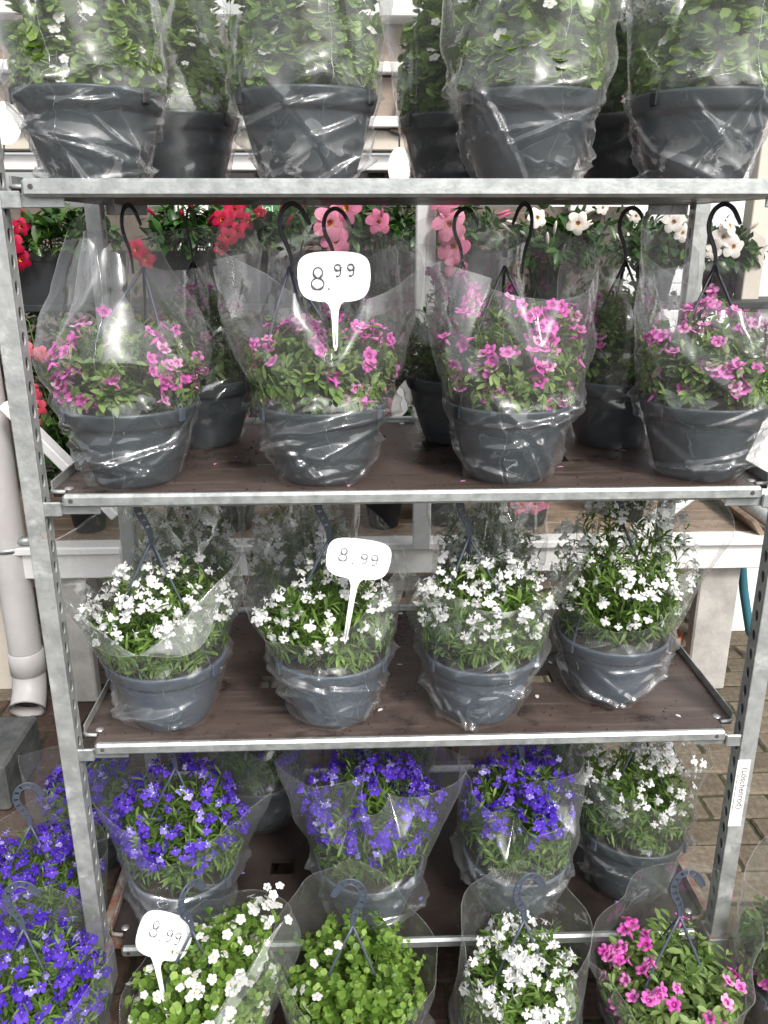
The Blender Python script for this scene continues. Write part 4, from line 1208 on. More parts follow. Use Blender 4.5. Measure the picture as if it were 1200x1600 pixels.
mandevilla((-1.02, 1.36, LZ), 'coral red mandevilla in a dark pot at the left of the lower tier', 'coral', [(-1.133, 1.30, 1.23, .8), (-1.09, 1.30, 1.22, .75), (-1.134, 1.3, 1.097, .85), (-1.12, 1.3, 1.051, .8), (-1.143, 1.3, 1.002, .8), (-1.03, 1.29, 1.12, .8)], 311, 4, True, 0.17, 0.58, 130)
mandevilla((-0.515, 1.36, LZ), 'deep red mandevilla on the bench between the first two pink baskets', 'red', [(-0.501, 1.27, 1.081, .8), (-0.53, 1.27, 1.028, .8), (-0.484, 1.27, 1.054, .75), (-0.549, 1.27, .996, .8), (-0.47, 1.27, 1.0, .8)], 312, 4, True, 0.13, 0.50, 90)
mandevilla((-0.01, 1.36, LZ), 'pink mandevilla on the bench left of the aluminium upright', 'rose', [(0.023, 1.24, 1.00, .75), (0.045, 1.25, .985, .7), (0.0, 1.26, 1.05, .7)], 313, 3, True, 0.12, 0.48, 80)
mandevilla((0.20, 1.38, LZ), 'salmon pink mandevilla on the bench right of the aluminium upright', 'coral', [(0.16, 1.25, 1.03, .85), (0.183, 1.25, .99, .8), (0.155, 1.26, .97, .7)], 314, 2, True, 0.12, 0.50, 80)
mandevilla((0.50, 1.36, LZ), 'low pink mandevilla on the bench seen just under the second shelf', 'rose', [(0.451, 1.27, .71, .85), (0.495, 1.26, .715, .85), (0.53, 1.28, .72, .7)], 315, 0, True, 0.12, 0.16, 50)
mandevilla((0.86, 1.40, LZ), 'small green mandevilla with a white bloom right of the last pink basket', 'cream', [(0.80, 1.30, .98, .7)], 316, 0, True, 0.11, 0.42, 70)

# plant labels
def oval(name, label, c, a, b, m, pet=None, rz=0.0, stick=None, lean=0.0, dark=False):
    root = thing(name, label, 'label', c, rz, None, (0, lean))
    mb = MB(); n = 40
    vs_ = [(a * math.cos(2 * PI * k / n), yy, b * math.sin(2 * PI * k / n)) for yy in (-0.0009, 0.0009) for k in range(n)]
    fs = [tuple(range(n)), tuple(range(n, 2 * n))[::-1]] + [(k, k + n, (k + 1) % n + n, (k + 1) % n) for k in range(n)]
    mb.add(vs_, fs); obj('card', mb.mesh('card', M[m]), root)
    if pet:
        mb = MB(); rr = random.Random(5)
        for (fx, fz, s_) in ((-0.018, 0.055, .024), (0.03, 0.07, .02), (-0.03, 0.012, .026), (-0.012, -0.03, .026), (0.036, -0.012, .022), (0.014, -0.068, .024), (-0.02, -0.075, .016)):
            for k in range(5):
                an = k * 2 * PI / 5 + fx * 60
                c2 = (fx + s_ * .5 * math.cos(an), fz + s_ * .5 * math.sin(an))
                mb.add([(c2[0] + s_ * .5 * math.cos(2 * PI * q / 10), -0.0018 - k * 0.0001, c2[1] + s_ * .5 * math.sin(2 * PI * q / 10)) for q in range(10)], [tuple(range(10))])
        obj('printed_flowers', mb.mesh('printed_flowers', M['pet_rose']), root)
    if stick:
        mb = MB(); mb.tube([(0, 0.003, 0), (stick[0] * .5, 0.004, stick[1] * .5), (stick[0], 0.004, stick[1])], 0.0028, 6); obj('stick', mb.mesh('stick', M['hanger_dark']), root)
    return root

def text_obj(body, size, m, parent, mtx, name='lettering', ext=0.0002, sx=1.0):
    cu = bpy.data.curves.new(name, 'FONT'); cu.body = body; cu.size = size; cu.align_x = 'CENTER'; cu.align_y = 'CENTER'; cu.extrude = ext
    tmp = bpy.data.objects.new('tmp', cu); C.objects.link(tmp)
    dg = bpy.context.evaluated_depsgraph_get(); dg.update()
    me = bpy.data.meshes.new_from_object(tmp.evaluated_get(dg)); me.name = name
    bpy.data.objects.remove(tmp)
    if sx != 1.0: me.transform(Matrix.Diagonal((sx, 1, 1, 1)))
    me.materials.clear(); me.materials.append(m)
    return obj(name, me, parent, mtx)
FACE = Matrix.Rotation(PI / 2, 4, 'X')      # text plane facing -Y
lab = oval('plant_label', 'large oval plant label printed with pink flowers behind the upright', (0.132, 1.48, 1.832), 0.062, 0.105, 'card_dark', True, 0, (-0.02, -0.30))
for tx, x, z in (('rise', 0.040, 0.028), ('Red Eye', 0.034, -0.042)):
    m_ = FACE.copy(); m_.translation = (x, -0.0032, z); text_obj(tx, 0.017, M['card'], lab, m_)
oval('plant_label', 'blank white round label at the left edge under the top shelf plants', (-1.165, 1.47, 1.90), 0.045, 0.062, 'card', None, 0.2, (-0.02, -0.30), 0.15)
oval('plant_label', 'white spoon shaped label standing left of the aluminium upright', (0.045, 1.47, 1.775), 0.036, 0.06, 'card', None, 0, (0.0, 0.15))
oval('plant_label', 'white back of a tilted label beside the foot of the aluminium upright', (0.042, 1.12, 1.105), 0.030, 0.065, 'card', None, 0.3, (0.03, -0.14), 0.45)
oval('plant_label', 'white label half hidden behind the second pink basket at left', (-0.505, 1.2, 1.10), 0.026, 0.055, 'card', None, -0.2, (0.01, -0.3), 0.2)
gs = thing('green_sign', 'small green sign with white letters behind the red mandevilla', 'sign', (-0.43, 1.95, 1.665))
mb = MB(); mb.box((0, 0, 0), (0.16, 0.006, 0.07), 0, None, 0.001); obj('plate', mb.mesh('plate', M['green_sign']), gs)
m_ = FACE.copy(); m_.translation = (0.0, -0.0036, 0.0); text_obj('riol', 0.045, M['card'], gs, m_)
mb = MB(); mb.tube([(0, 0.006, 0.02), (0, 0.006, -0.42)], 0.004, 6); obj('stick', mb.mesh('stick', M['hanger_dark']), gs)

# ================================================================== TROLLEY
tr = thing('plant_trolley', 'galvanised steel plant trolley frame with perforated corner posts', 'trolley', (0, 0, 0))
PW, PD, PZ0, PZ1 = 0.033, 0.037, 0.05, 1.95
def holed_plate(mb, x, y0, y1, z0, z1, pitch=0.04, hy=0.0072, hz=0.0115, th=0.0025, sgn=1):
    n = 16; k = int((z1 - z0) / pitch)
    yc = (y0 + y1) / 2
    for i in range(k):
        za, zb = z0 + i * pitch, z0 + (i + 1) * pitch; zc = (za + zb) / 2
        ell, rec, inn = [], [], []
        for q in range(n):
            a = 2 * PI * q / n; c_, s_ = math.cos(a), math.sin(a)
            ell.append((x, yc + hy * c_, zc + hz * s_)); inn.append((x + sgn * th, yc + hy * c_, zc + hz * s_))
            sc_ = 1 / max(abs(c_), abs(s_)); rec.append((x, yc + (y1 - y0) / 2 * c_ * sc_, zc + pitch / 2 * s_ * sc_))
        fs = [(q, (q + 1) % n, n + (q + 1) % n, n + q) for q in range(n)] + [(q, 2 * n + q, 2 * n + (q + 1) % n, (q + 1) % n) for q in range(n)]
        mb.add(ell + rec + inn, fs)
for ix, sx in enumerate((-1, 1)):
    for y0 in (0.0, 0.53):
        mb = MB()
        xo, xi = sx * 0.675, sx * (0.675 - PW)
        xc = (xo + xi) / 2; zc, hz = (PZ0 + PZ1) / 2, PZ1 - PZ0
        mb.box((xc, y0 + 0.0015, zc), (PW, 0.003, hz), 0, None, 0.0012)
        mb.box((xc, y0 + PD - 0.0015, zc), (PW, 0.003, hz), 0, None, 0.0012)
        mb.box((xo - sx * 0.0013, y0 + PD / 2, zc), (0.0026, PD - 0.007, hz))
        holed_plate(mb, xi, y0 + 0.003, y0 + PD - 0.003, PZ0 + 0.11, PZ1 - 0.02, sgn=sx)
        p = obj('corner_post', mb.mesh('corner_post', M['galv_old']), tr)
        mb = MB(); mb.box((xc, y0 + PD / 2, 0.10), (PW + 0.012, PD + 0.012, 0.10), 0, None, 0.003); obj('socket', mb.mesh('socket', M['galv_old']), tr)
        mb = MB(); mb.box((xc, y0 + PD / 2, 0.1515), (PW + 0.013, PD + 0.013, 0.004), 0, None, 0.001); obj('socket_rim', mb.mesh('socket_rim', M['rust']), tr)
        mb = MB(); mb.lathe([(0.001, -0.012), (0.036, -0.012), (0.042, -0.008), (0.042, 0.008), (0.036, 0.012), (0.001, 0.012)], 20)
        wm = Matrix.Rotation(PI / 2, 4, 'Y'); wm.translation = (xc, y0 + PD / 2, 0.043)
        obj('wheel', mb.mesh('wheel', M['hanger_dark']), tr, wm)
        mb = MB(); mb.box((xc, y0 + PD / 2, 0.050), (0.034, 0.012, 0.008)); 
        obj('axle', mb.mesh('axle', M['galv_old']), tr)
for sx in (-1, 1):
    mb = MB(); mb.box((sx * 0.655, 0.285, 0.135), (0.035, 0.44, 0.04), 0, None, 0.003); mb.box((sx * 0.628, 0.285, 0.118), (0.03, 0.47, 0.004), 0)
    obj('side_rail', mb.mesh('side_rail', M['rust']), tr)
# sticker on the right post
st_ = thing('post_sticker', 'white sticker with sideways lettering on the right trolley post', 'sticker', (0.6535, -0.0005, 0.517), 0)
mb = MB(); mb.box((0, 0, 0), (0.026, 0.0006, 0.158), 0, None, 0.0002); obj('paper', mb.mesh('paper', M['card']), st_)
m_ = FACE @ Matrix.Rotation(-PI / 2, 4, 'Z'); m_.translation = (0.004, -0.0005, 0.012); text_obj('(Löschenrod)', 0.0185, M['ink'], st_, m_, sx=0.98)
mb = MB(); mb.box((-0.0095, -0.0004, 0.0), (0.0012, 0.0004, 0.09)); mb.box((-0.004, -0.0004, -0.066), (0.006, 0.0004, 0.001)); obj('printed_line', mb.mesh('printed_line', M['ink']), st_)

def shelf(z, label, rail_h=0.0235, rail_top=0.008, base=False):
    s = thing('trolley_shelf', label, 'shelf', (0, 0, z), 0, 'shelves of the plant trolley')
    # board with two hand holes and cut front corners, built from strips
    mb = MB(); t = 0.012
    xs = (-0.612, -0.318, -0.262, 0.262, 0.318, 0.612)
    mb.box((0, 0.1085, -t / 2), (1.224, 0.193, t)); mb.box((0, 0.419, -t / 2), (1.224, 0.328, t))
    for a, b in ((0, 1), (2, 3), (4, 5)): mb.box(((xs[a] + xs[b]) / 2, 0.23, -t / 2), (xs[b] - xs[a], 0.05, t))
    for sx in (-1, 1): mb.box((sx * 0.626, 0.3165, -t / 2), (0.028, 0.533, t))
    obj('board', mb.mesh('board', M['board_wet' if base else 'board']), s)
    mb = MB(); mb.box((0, 0.002, rail_top - rail_h / 2), (1.215, 0.016, rail_h), 0, None, 0.005); fr = obj('front_rail', mb.mesh('front_rail', M['galv']), s)
    for x in (-0.592, 0.588):
        mb = MB(); mb.disc((x, -0.0065, rail_top - rail_h * .45), 0.0042, 14, 'y'); obj('rail_hole_shade', mb.mesh('rail_hole_shade', M['dark']), fr)  # flat dark disc paints the shade of a hole, rail is not cut
    mb = MB(); mb.tube([(-0.62, 0.587, 0.0), (0.62, 0.587, 0.0)], 0.0125, 12); obj('back_rail', mb.mesh('back_rail', M['galv']), s)
    for sx in (-1, 1):
        mb = MB(); mb.box((sx * 0.6415, 0.315, 0.002), (0.003, 0.53, 0.030), 0, None, 0.001); mb.tube([(sx * 0.6415, 0.05, 0.0), (sx * 0.636, 0.043, 0.0), (sx * 0.615, 0.041, 0)], 0.004, 6)
        obj('side_lip', mb.mesh('side_lip', M['galv_old'] if not base else M['rust']), s)
        if not base:
            mb = MB(); mb.box((sx * 0.598, 0.0125, -0.0215), (0.098, 0.004, 0.021), 0, None, 0.0015); mb.box((sx * 0.630, 0.006, -0.0205), (0.034, 0.006, 0.026), 0, None, 0.002)
            obj('hook_plate', mb.mesh('hook_plate', M['galv']), s)
        mb = MB(); mb.box((sx * 0.598, 0.578, -0.022), (0.09, 0.006, 0.022), 0, None, 0.002); obj('hook_plate', mb.mesh('hook_plate', M['galv']), s)
        for y in (0.06, 0.33, 0.54):
            mb = MB(); mb.lathe([(0.0085, 0.0004), (0.007, 0.0022), (0.001, 0.003)], 14, 0, (sx * 0.615, y, 0)); obj('rivet', mb.mesh('rivet', M['rivet']), s)
    mb = MB(); mb.lathe([(0.006, 0.0004), (0.005, 0.002), (0.001, 0.0026)], 12, 0, (0.005, 0.56, 0)); obj('rivet', mb.mesh('rivet', M['rivet']), s)
    return s
def crumbs(s, seed, petal_m, n=170):
    rr = random.Random(seed); mb = MB()
    for k in range(n):
        x = rr.uniform(-.59, .59); y = 0.02 + 0.5 * rr.random() ** 1.6; q = rr.uniform(.0012, .0042)
        if rr.random() < .6: x = rr.choice((-.5, -.16, .17, .48)) + rr.gauss(0, .11)
        x = max(-.6, min(.6, x))
        if 0.2 < y < 0.26 and 0.255 < abs(x) < 0.325: continue
        a = rr.uniform(0, 6)
        mb.add([(x + q * math.cos(a), y + q * math.sin(a), .0006), (x + q * math.cos(a + 2.1), y + q * math.sin(a + 2.1), .0006), (x + q * math.cos(a + 4), y + q * math.sin(a + 4), .0006), (x, y, .0006 + q * rr.uniform(.4, 1))], [(0, 1, 3), (1, 2, 3), (2, 0, 3)])
    for k in range(16):
        x = rr.uniform(-.58, .58); y = rr.uniform(.02, .5); a = rr.uniform(0, 6); q = rr.uniform(.004, .008)
        if 0.19 < y < 0.27 and 0.25 < abs(x) < 0.33: continue
        mb.add([(x + q * u * math.cos(a) - q * v_ * math.sin(a), y + q * u * math.sin(a) + q * v_ * math.cos(a), .0015 + .002 * abs(v_)) for u, v_ in ((-1, 0), (-.2, .6), (.8, .45), (1, 0), (.8, -.45), (-.2, -.6))], [tuple(range(6))], 1)
    obj('litter', mb.mesh('litter', M['soil'], M[petal_m]), s, kind='stuff')
S1, S2, S3, S4 = 1.652, 1.1525, 0.6575, 0.163
shelf(S1, 'top trolley shelf at eye level carrying the tall green bacopa baskets', 0.027, 0.010)
crumbs(shelf(S2, 'second trolley shelf from the top carrying the pink baskets'), 3, 'pet_pale')
crumbs(shelf(S3, 'third trolley shelf carrying the row of white lobelia baskets'), 4, 'pet_white')
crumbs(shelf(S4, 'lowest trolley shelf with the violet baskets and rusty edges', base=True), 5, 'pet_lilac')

# ================================================================== BASKETS
def P_(*a): return list(a)
SEQ = [1000]
def B(kind, x, y, z, label, group, sl, **kw):
    SEQ[0] += 17
    return basket(kind, (x, y, z), label, group, sl, kw.pop('seed', SEQ[0]), **kw)
def SL(prof, **kw):
    return Sleeve(prof, seed=kw.pop('seed', SEQ[0] + 5), **kw)
TOPP = [(0, .1185, .1185), (.05, .126, .122), (.15, .136, .128), (.5, .142, .125)]
G1, G2, G3, G4, G5 = 'bacopa baskets on the top shelf', 'pink baskets on the second shelf', 'white lobelia baskets on the third shelf', 'baskets on the lowest shelf', 'baskets standing on the ground'
# top shelf
kw = dict(Rp=0.128, H=0.42, hang='dark', nleaf=170)
B('bact', -.526, .125, S1, 'tall green basket leftmost on the top shelf with long diagonal film creases', G1, SL(TOPP, hs=.46, hf=.44, hb=.48, wet=True, off=(-.004, 0), amp=1.2), **kw)
B('bact', -.178, .125, S1, 'tall green basket second from left on the top shelf with a milky moist pot', G1, SL(TOPP, hs=.46, hf=.44, hb=.48, wet=True, amp=1.1), **kw)
B('bact', .184, .125, S1, 'tall green basket third from left on the top shelf with a seam down the film', G1, SL(TOPP, hs=.46, hf=.44, hb=.48, amp=1.1, wet=2), seam=285, **kw)
B('bact', .475, .125, S1, 'tall green basket rightmost on the top shelf with white blotches on its pot', G1, SL(TOPP, hs=.46, hf=.44, hb=.48, wet=True, amp=1.1), **kw)
kw = dict(Rp=0.12, H=0.38, hang='dark', nleaf=60, front=False, pot='dark')
B('bact', -.44, .41, S1, 'green basket behind the leftmost one on the top shelf', G1, SL(TOPP, hs=.40, hf=.38, hb=.42, amp=.55, wet=2), **kw)
B('bact', .105, .41, S1, 'green basket in the back of the top shelf beside the aluminium upright', G1, SL(TOPP, hs=.38, hf=.30, hb=.40, off=(-.012, 0), amp=.55, wet=2), **kw)
B('bact', .445, .41, S1, 'green basket in the back of the top shelf between the two right baskets', G1, SL(TOPP, hs=.40, hf=.36, hb=.42, amp=.55, wet=2), **kw)
# second shelf, front
B('cal', -.508, .118, S2, 'pink basket leftmost on the second shelf in film gathered narrow at the top', G2,
  SL([(0, .1185, .1185), (.05, .142, .132), (.09, .153, .142), (.15, .138, .12), (.21, .105, .085), (.28, .075, .055), (.345, .045, .03), (.4, .04, .03)], hs=.28, hf=.29, hb=.345, off=(-.006, .01), qb=.5, dents=[(215, .35, .08, .5)]), Rp=.162, H=.17, hang='blue', seam=268, dx=.045, hook_rz=1.2)
B('cal', -.165, .118, S2, 'pink basket second from left on the second shelf holding a price sign', G2,
  SL([(0, .1185, .1185), (.08, .150, .142), (.16, .165, .145), (.25, .178, .12), (.4, .18, .10)], hs=.25, hf=.185, hb=.345, tilt=-.02, qb=.45), Rp=.172, H=.165, hang='blue', seam=278, dx=-.05, hook_rz=.5)
B('cal', .176, .118, S2, 'pink basket third on the second shelf with a cluster of magenta blooms', G2,
  SL([(0, .1185, .1185), (.08, .135, .135), (.16, .142, .13), (.25, .150, .11), (.4, .15, .10)], hs=.25, hf=.185, hb=.32, tilt=-.015, qf=.8), Rp=.158, H=.20, hang='dark', seam=255, dx=-.02, hook_rz=2.0, cluster=(.045, -.085, .275, 22))
B('cal', .535, .118, S2, 'pink basket rightmost on the second shelf with grey straps spread wide', G2,
  SL([(0, .1185, .1185), (.08, .137, .135), (.16, .145, .13), (.25, .145, .12), (.4, .14, .10)], hs=.22, hf=.165, hb=.335, tilt=-.03, qb=.5), Rp=.16, H=.175, hang='dark', seam=300, dx=-.01)
kw = dict(Rp=.13, H=.20, front=False, nleaf=40, nf=34)
BP = [(0, .1185, .1185), (.1, .135, .13), (.2, .14, .12), (.4, .13, .09)]
B('cal', -.43, .40, S2, 'darker pink basket half hidden between the first two on the second shelf', G2, SL(BP, hs=.26, hf=.22, hb=.30), dx=0.0, hook_rz=1.4, **kw)
B('cal', -.145, .41, S2, 'pink basket hidden behind the one with the price sign', G2, SL(BP, hs=.26, hf=.24, hb=.30), hook_rz=.2, **kw)
B('cal', .118, .41, S2, 'pink basket in narrow film behind the third one on the second shelf', G2, SL(BP, hs=.27, hf=.25, hb=.32, psi=.3), hook_rz=.3, **kw)
B('cal', .445, .365, S2, 'pink basket in a black pot set back between the two right ones', G2, SL(BP, hs=.24, hf=.20, hb=.30, psi=-.2), hook_rz=.1, **kw)
# third shelf
B('lobw', -.483, .112, S3, 'white lobelia basket leftmost on the third shelf with film folded down in a V', G3,
  SL([(0, .1185, .1185), (.06, .142, .138), (.13, .188, .150), (.20, .195, .13), (.3, .15, .09)], hs=.20, hf=.075, hb=.28, fold=.07, off=(-.026, 0), vee=True), Rp=.175, H=.19, pot='blue', hang='blue', seam=280, dx=-.01)
B('lobw', -.158, .112, S3, 'white lobelia basket with a price sign spilling out of its open film', G3,
  SL([(0, .1185, .1185), (.06, .140, .136), (.13, .162, .145), (.25, .165, .12), (.4, .14, .09)], hs=.13, hf=.075, hb=.29, tilt=.055, off=(-.02, 0), vee=True), Rp=.165, H=.18, pot='blue', hang='blue', nf=150)
B('lobw', .139, .112, S3, 'white lobelia basket in cone shaped film third on the third shelf', G3,
  SL([(0, .1185, .1185), (.06, .138, .134), (.13, .168, .145), (.22, .20, .12), (.4, .15, .09)], hs=.215, hf=.135, hb=.29, tilt=.0, off=(.012, 0), qf=.9), Rp=.16, H=.205, pot='blue', hang='blue', dx=-.03)
B('lobw', .425, .175, S3, 'white lobelia basket set back at the right end of the third shelf', G3,
  SL([(0, .1185, .1185), (.06, .136, .132), (.13, .172, .145), (.2, .205, .13), (.4, .15, .09)], hs=.18, hf=.065, hb=.31, tilt=.05, off=(.022, 0)), Rp=.165, H=.33, pot='blue', hang='blue', nf=290, lean=(0.05, 0), lowfl=.25)
kw = dict(Rp=.135, H=.24, front=False, nleaf=40, nf=150, pot='dark', hang='dark')
B('lobw', -.50, .43, S3, 'white lobelia basket behind the leftmost one on the third shelf', G3, SL(BP, hs=.30, hf=.26, hb=.34), **kw)
B('lobw', -.235, .43, S3, 'white lobelia basket in the shade behind the one with the price sign', G3, SL(BP, hs=.30, hf=.28, hb=.34), **kw)
B('lobw', .20, .43, S3, 'white lobelia basket in the shade behind the third one of its shelf', G3, SL(BP, hs=.28, hf=.24, hb=.33), **kw)
# lowest shelf
B('lobv', -.485, .10, S4, 'violet lobelia basket leftmost on the lowest shelf with clear film round it', G4,
  SL([(0, .1185, .1185), (.06, .138, .134), (.13, .172, .150), (.22, .20, .13), (.4, .15, .09)], hs=.20, hf=.12, hb=.27, qf=.9), Rp=.168, H=.235, pot='blue', hang='blue')
B('lobv', -.085, .10, S4, 'violet lobelia basket in tall cone film with a bright white crease', G4,
  SL([(0, .1185, .1185), (.06, .135, .132), (.13, .164, .145), (.25, .205, .13), (.4, .19, .11)], hs=.25, hf=.225, hb=.25, tilt=-.01, qf=1.0, off=(.005, -.01), dents=[(238, .42, .10, .95), (292, .5, .15, .8)]), Rp=.168, H=.25, pot='blue', hang='blue')
B('lobv', .235, .11, S4, 'violet lobelia basket third on the lowest shelf with folded film front', G4,
  SL([(0, .1185, .1185), (.06, .130, .128), (.13, .135, .132), (.25, .137, .12), (.4, .13, .10)], hs=.22, hf=.14, hb=.28, dents=[(250, .38, .06, 1.0), (325, .4, .08, 1.0)]), Rp=.145, H=.25, pot='blue', hang='blue')
B('lobw', .50, .15, S4, 'white lobelia basket at the right end of the lowest shelf', G4,
  SL([(0, .1185, .1185), (.06, .138, .134), (.13, .155, .145), (.25, .16, .14), (.4, .14, .10)], hs=.17, hf=.13, hb=.28, qb=.5), Rp=.155, H=.23, pot='dark', hang='blue', tilt=(-.12, .06), nf=190)
kw = dict(Rp=.14, H=.16, front=False, nleaf=30, nf=80, pot='dark', hang='blue')
B('lobv', -.36, .42, S4, 'violet lobelia basket in the shadow behind the leftmost violet one', G4, SL(BP, hs=.22, hf=.18, hb=.27), **kw)
B('lobv', -.04, .43, S4, 'dark violet lobelia basket at the back middle of the lowest shelf', G4, SL(BP, hs=.22, hf=.18, hb=.27), **kw)
B('lobw', .40, .44, S4, 'white lobelia basket in the shadow at the back right of the lowest shelf', G4, SL(BP, hs=.22, hf=.18, hb=.27), **kw)
# standing on the ground in front
B('bac', -.415, -.165, 0.0, 'green bacopa basket on the ground with a tilted price sign and tall right corner', G5,
  SL([(0, .1185, .1185), (.06, .142, .138), (.13, .165, .148), (.25, .185, .10), (.4, .18, .08)], hs=.17, hf=.10, hb=.18, tilt=.10, vee=True, fold=.03), Rp=.175, H=.235, hang='blue', pot='dark', nf=110, nleaf=200, lean=(.25, 0), hook_rz=.9, spray=(.055, .34, .42, 45))
B('bac', -.122, -.165, 0.0, 'bright green bacopa basket on the ground with only a few white flowers', G5,
  SL([(0, .1185, .1185), (.06, .142, .138), (.13, .155, .145), (.25, .155, .12), (.4, .15, .10)], hs=.17, hf=.08, hb=.27, qb=.4, tilt=-.02), Rp=.17, H=.22, hang='blue', pot='dark', nf=26, nleaf=240, hook_rz=PI)
B('lobw', .195, -.165, 0.0, 'white lobelia basket on the ground in an upright round topped sleeve', G5,
  SL([(0, .1185, .1185), (.06, .118, .125), (.13, .122, .125), (.25, .12, .10), (.4, .11, .08)], hs=.19, hf=.07, hb=.29, qb=.35, tilt=-.01), Rp=.134, H=.215, hang='blue', pot='dark', nf=200, hook_rz=.3)
B('cal', .487, -.165, 0.0, 'pink basket on the ground in front of the right trolley post', G5,
  SL([(0, .1185, .1185), (.06, .140, .136), (.13, .158, .148), (.25, .165, .12), (.4, .15, .10)], hs=.17, hf=.07, hb=.25, qb=.45, tilt=.03), Rp=.165, H=.185, hang='blue', pot='dark', nf=66)
B('cal', .79, -.09, 0.0, 'pink basket cut off by the right picture edge', G5,
  SL([(0, .1185, .1185), (.06, .138, .136), (.13, .145, .148), (.25, .14, .12), (.4, .13, .10)], hs=.24, hf=.20, hb=.30), Rp=.14, H=.17, hang='blue', pot='dark', front=False)
B('lobv', -.725, -.15, 0.0, 'violet lobelia basket nearest the camera in the bottom left corner', G5,
  SL([(0, .1185, .1185), (.06, .142, .138), (.13, .16, .148), (.25, .165, .12), (.4, .15, .10)], hs=.18, hf=.10, hb=.20, qb=.6), Rp=.172, H=.21, hang='blue', pot='dark', nf=290, hook_rz=.25)
B('lobv', -.815, .135, 0.0, 'violet lobelia basket in the middle of the left ground row', G5,
  SL([(0, .1185, .1185), (.06, .142, .138), (.13, .155, .148), (.25, .16, .12), (.4, .15, .10)], hs=.16, hf=.09, hb=.20), Rp=.172, H=.21, hang='blue', pot='dark', nf=290, hook_rz=.25)
B('lobv', -.80, .47, 0.0, 'violet lobelia basket behind the left trolley post next to the stone block', G5,
  SL([(0, .1185, .1185), (.06, .142, .138), (.13, .165, .148), (.25, .18, .12), (.4, .15, .10)], hs=.18, hf=.08, hb=.14), Rp=.155, H=.15, hang='blue', pot='dark', nf=230, hanger=False)

# ---- price signs
def stroke(pts, rad, mb):
    mb.tube([Vector((x, -0.00155, z)) for x, z in pts], [rad * (1 + 0.28 * math.sin(i * 0.55 + x * 300)) for i, (x, z) in enumerate(pts)], 5, 0, True)
def digit8(cx, cz, h):
    p = []
    for k in range(33):
        a = 2 * PI * k / 32
        # start top right, a figure of eight with larger bottom loop
        s_ = math.sin(a); big = 0.30 if s_ < 0 else 0.22
        p.append((cx + h * big * math.sin(2 * a) * 1.15 + h * 0.03 * s_, cz + h * (0.5 * s_ if s_ > 0 else 0.5 * s_)))
    # two loops drawn as closed ovals
    q = [(cx + h * 0.30 * math.cos(t), cz - h * 0.24 + h * 0.26 * math.sin(t)) for t in [PI / 2 + 2 * PI * k / 24 for k in range(25)]]
    r_ = [(cx + h * 0.03 + h * 0.22 * math.cos(t), cz + h * 0.27 + h * 0.24 * math.sin(t)) for t in [-PI / 2 + 0.1 + 2 * PI * 0.94 * k / 22 for k in range(23)]]
    return q, r_
def digit9(cx, cz, h):
    lp = [(cx + h * 0.26 * math.cos(t), cz + h * 0.24 + h * 0.24 * math.sin(t)) for t in [0.5 + 2 * PI * 0.95 * k / 20 for k in range(21)]]
    tail = [(cx + h * 0.25, cz + h * 0.30), (cx + h * 0.24, cz), (cx + h * 0.20, cz - h * 0.30), (cx + h * 0.06, cz - h * 0.46), (cx - h * 0.16, cz - h * 0.44)]
    return lp, tail
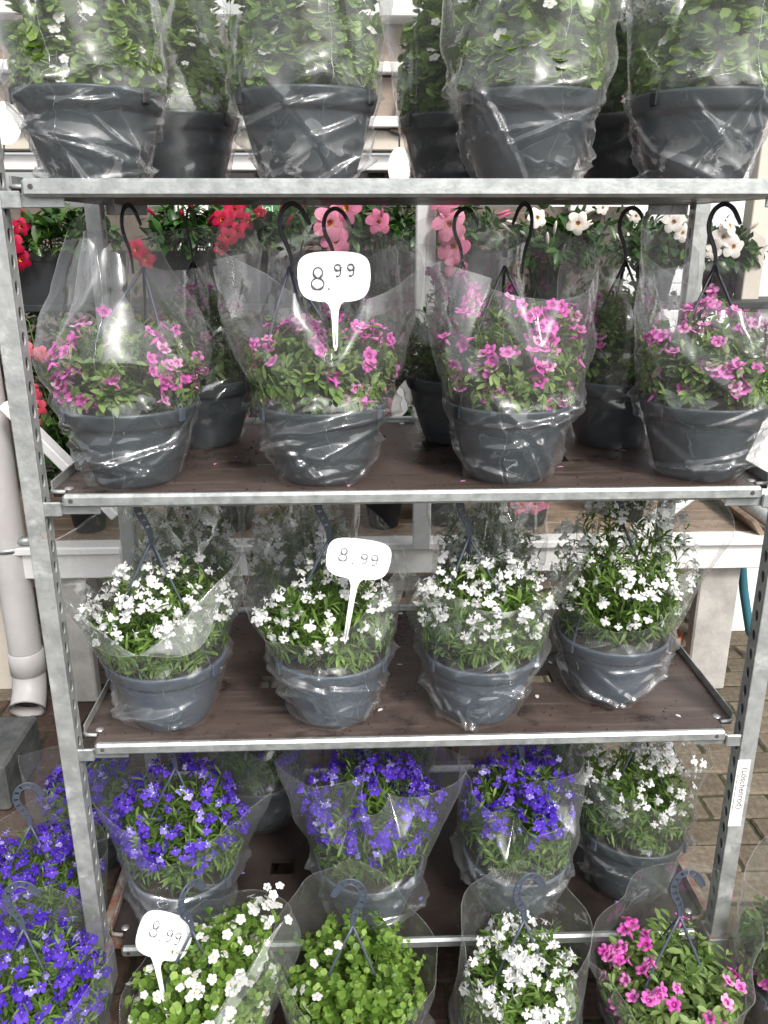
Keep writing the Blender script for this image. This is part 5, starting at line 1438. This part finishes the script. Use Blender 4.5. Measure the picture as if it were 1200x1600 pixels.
def sign(loc, label, rz, tilt, stem, digits, ink, thick, axes=None, slant=0.0):
    root = thing('price_sign', label, 'price sign', loc, rz, None, tilt)
    if axes: root.rotation_euler = Matrix(axes).transposed().to_euler()
    mb = MB(); n = 64; vs_ = []
    for yy in (-0.0009, 0.0009):
        for k in range(n):
            a = 2 * PI * k / n; c_, s_ = math.cos(a), math.sin(a)
            x = 0.0575 * math.copysign(abs(c_) ** 0.42, c_); z = 0.0345 * math.copysign(abs(s_) ** 0.42, s_)
            x *= 1 - 0.11 * max(0, -z / 0.0345) ** 1.5 - 0.05 * max(0, z / 0.0345) ** 2
            z += 0.004 * (1 - (x / 0.0575) ** 2) * (1 if z > 0 else -1)
            vs_.append((x, yy, z))
    fs = [tuple(range(n)), tuple(range(n, 2 * n))[::-1]] + [(k, k + n, (k + 1) % n + n, (k + 1) % n) for k in range(n)]
    mb.add(vs_, fs); obj('plate', mb.mesh('plate', M['sign']), root)
    mb = MB(); prof = [(0.017, -0.0365), (0.010, -0.042), (0.0062, -0.052), (0.0050, -0.08), (0.0042, -0.13), (0.0036, -0.16), (0.001, -0.175)]
    z_end = stem
    prof = [(w_, z if z > -0.06 else -0.06 + (z + 0.06) * (z_end - 0.06) / 0.115) for w_, z in prof]
    vs_ = []
    for yy in (-0.0013, 0.0013):
        for w_, z in prof: vs_ += [(-w_ + slant * max(0, -0.045 - z), yy, z), (w_ + slant * max(0, -0.045 - z), yy, z)]
    m_ = len(prof); fs = []
    for i in range(m_ - 1):
        a = 2 * i; o = 2 * m_
        fs += [(a, a + 2, a + 3, a + 1), (o + a, o + a + 1, o + a + 3, o + a + 2), (a, o + a, o + a + 2, a + 2), (a + 1, a + 3, o + a + 3, o + a + 1)]
    mb.add(vs_, fs); mb.tube([(0, -0.0016, -0.04), (slant * (z_end - .055), -0.0016, -0.06 - (z_end - .07))], 0.0012, 5)
    obj('stem', mb.mesh('stem', M['sign']), root)
    mb = MB()
    for ch, x, z, h_ in digits:
        if ch == '8': a, b = digit8(x, z, h_); stroke(a, thick, mb); stroke(b, thick, mb)
        elif ch == '9': a, b = digit9(x, z, h_); stroke(a, thick, mb); stroke(b, thick, mb)
        else: stroke([(x, z), (x + 0.0012, z - 0.0008), (x + 0.002, z)], thick * 1.15, mb)
    obj('handwritten_price', mb.mesh('handwritten_price', M[ink]), root)
    return root
sign((-.136, -.012, 1.517), 'white price sign with a raised 99 on the pink basket', 0.0, (0.02, 0), 0.115, [('8', -.026, -.002, .033), ('.', -.0095, -.017, .01), ('9', .006, .010, .019), ('9', .0265, .0105, .019)], 'ink', 0.0015)
sign((-.103, -.005, 1.036), 'white price sign in faint pencil stuck in a white lobelia basket', 0.05, (0.03, 0.16), 0.17, [('8', -.028, .006, .024), ('.', -.010, -.008, .01), ('9', .010, .002, .020), ('9', .0285, .0015, .021)], 'ink_light', 0.0011)
sign((-.467, -.16, .36), 'white price sign leaning askew in the green bacopa basket on the ground', 0, None, 0.13, [('8', -.026, .006, .026), ('.', -.010, -.009, .01), ('9', .008, .001, .021), ('9', .027, .000, .021)], 'ink', 0.0012, ((0.7077, 0.3214, -0.6291), (-0.6584, 0.623, -0.4224), (0.2562, 0.7131, 0.6525)), 0.75)
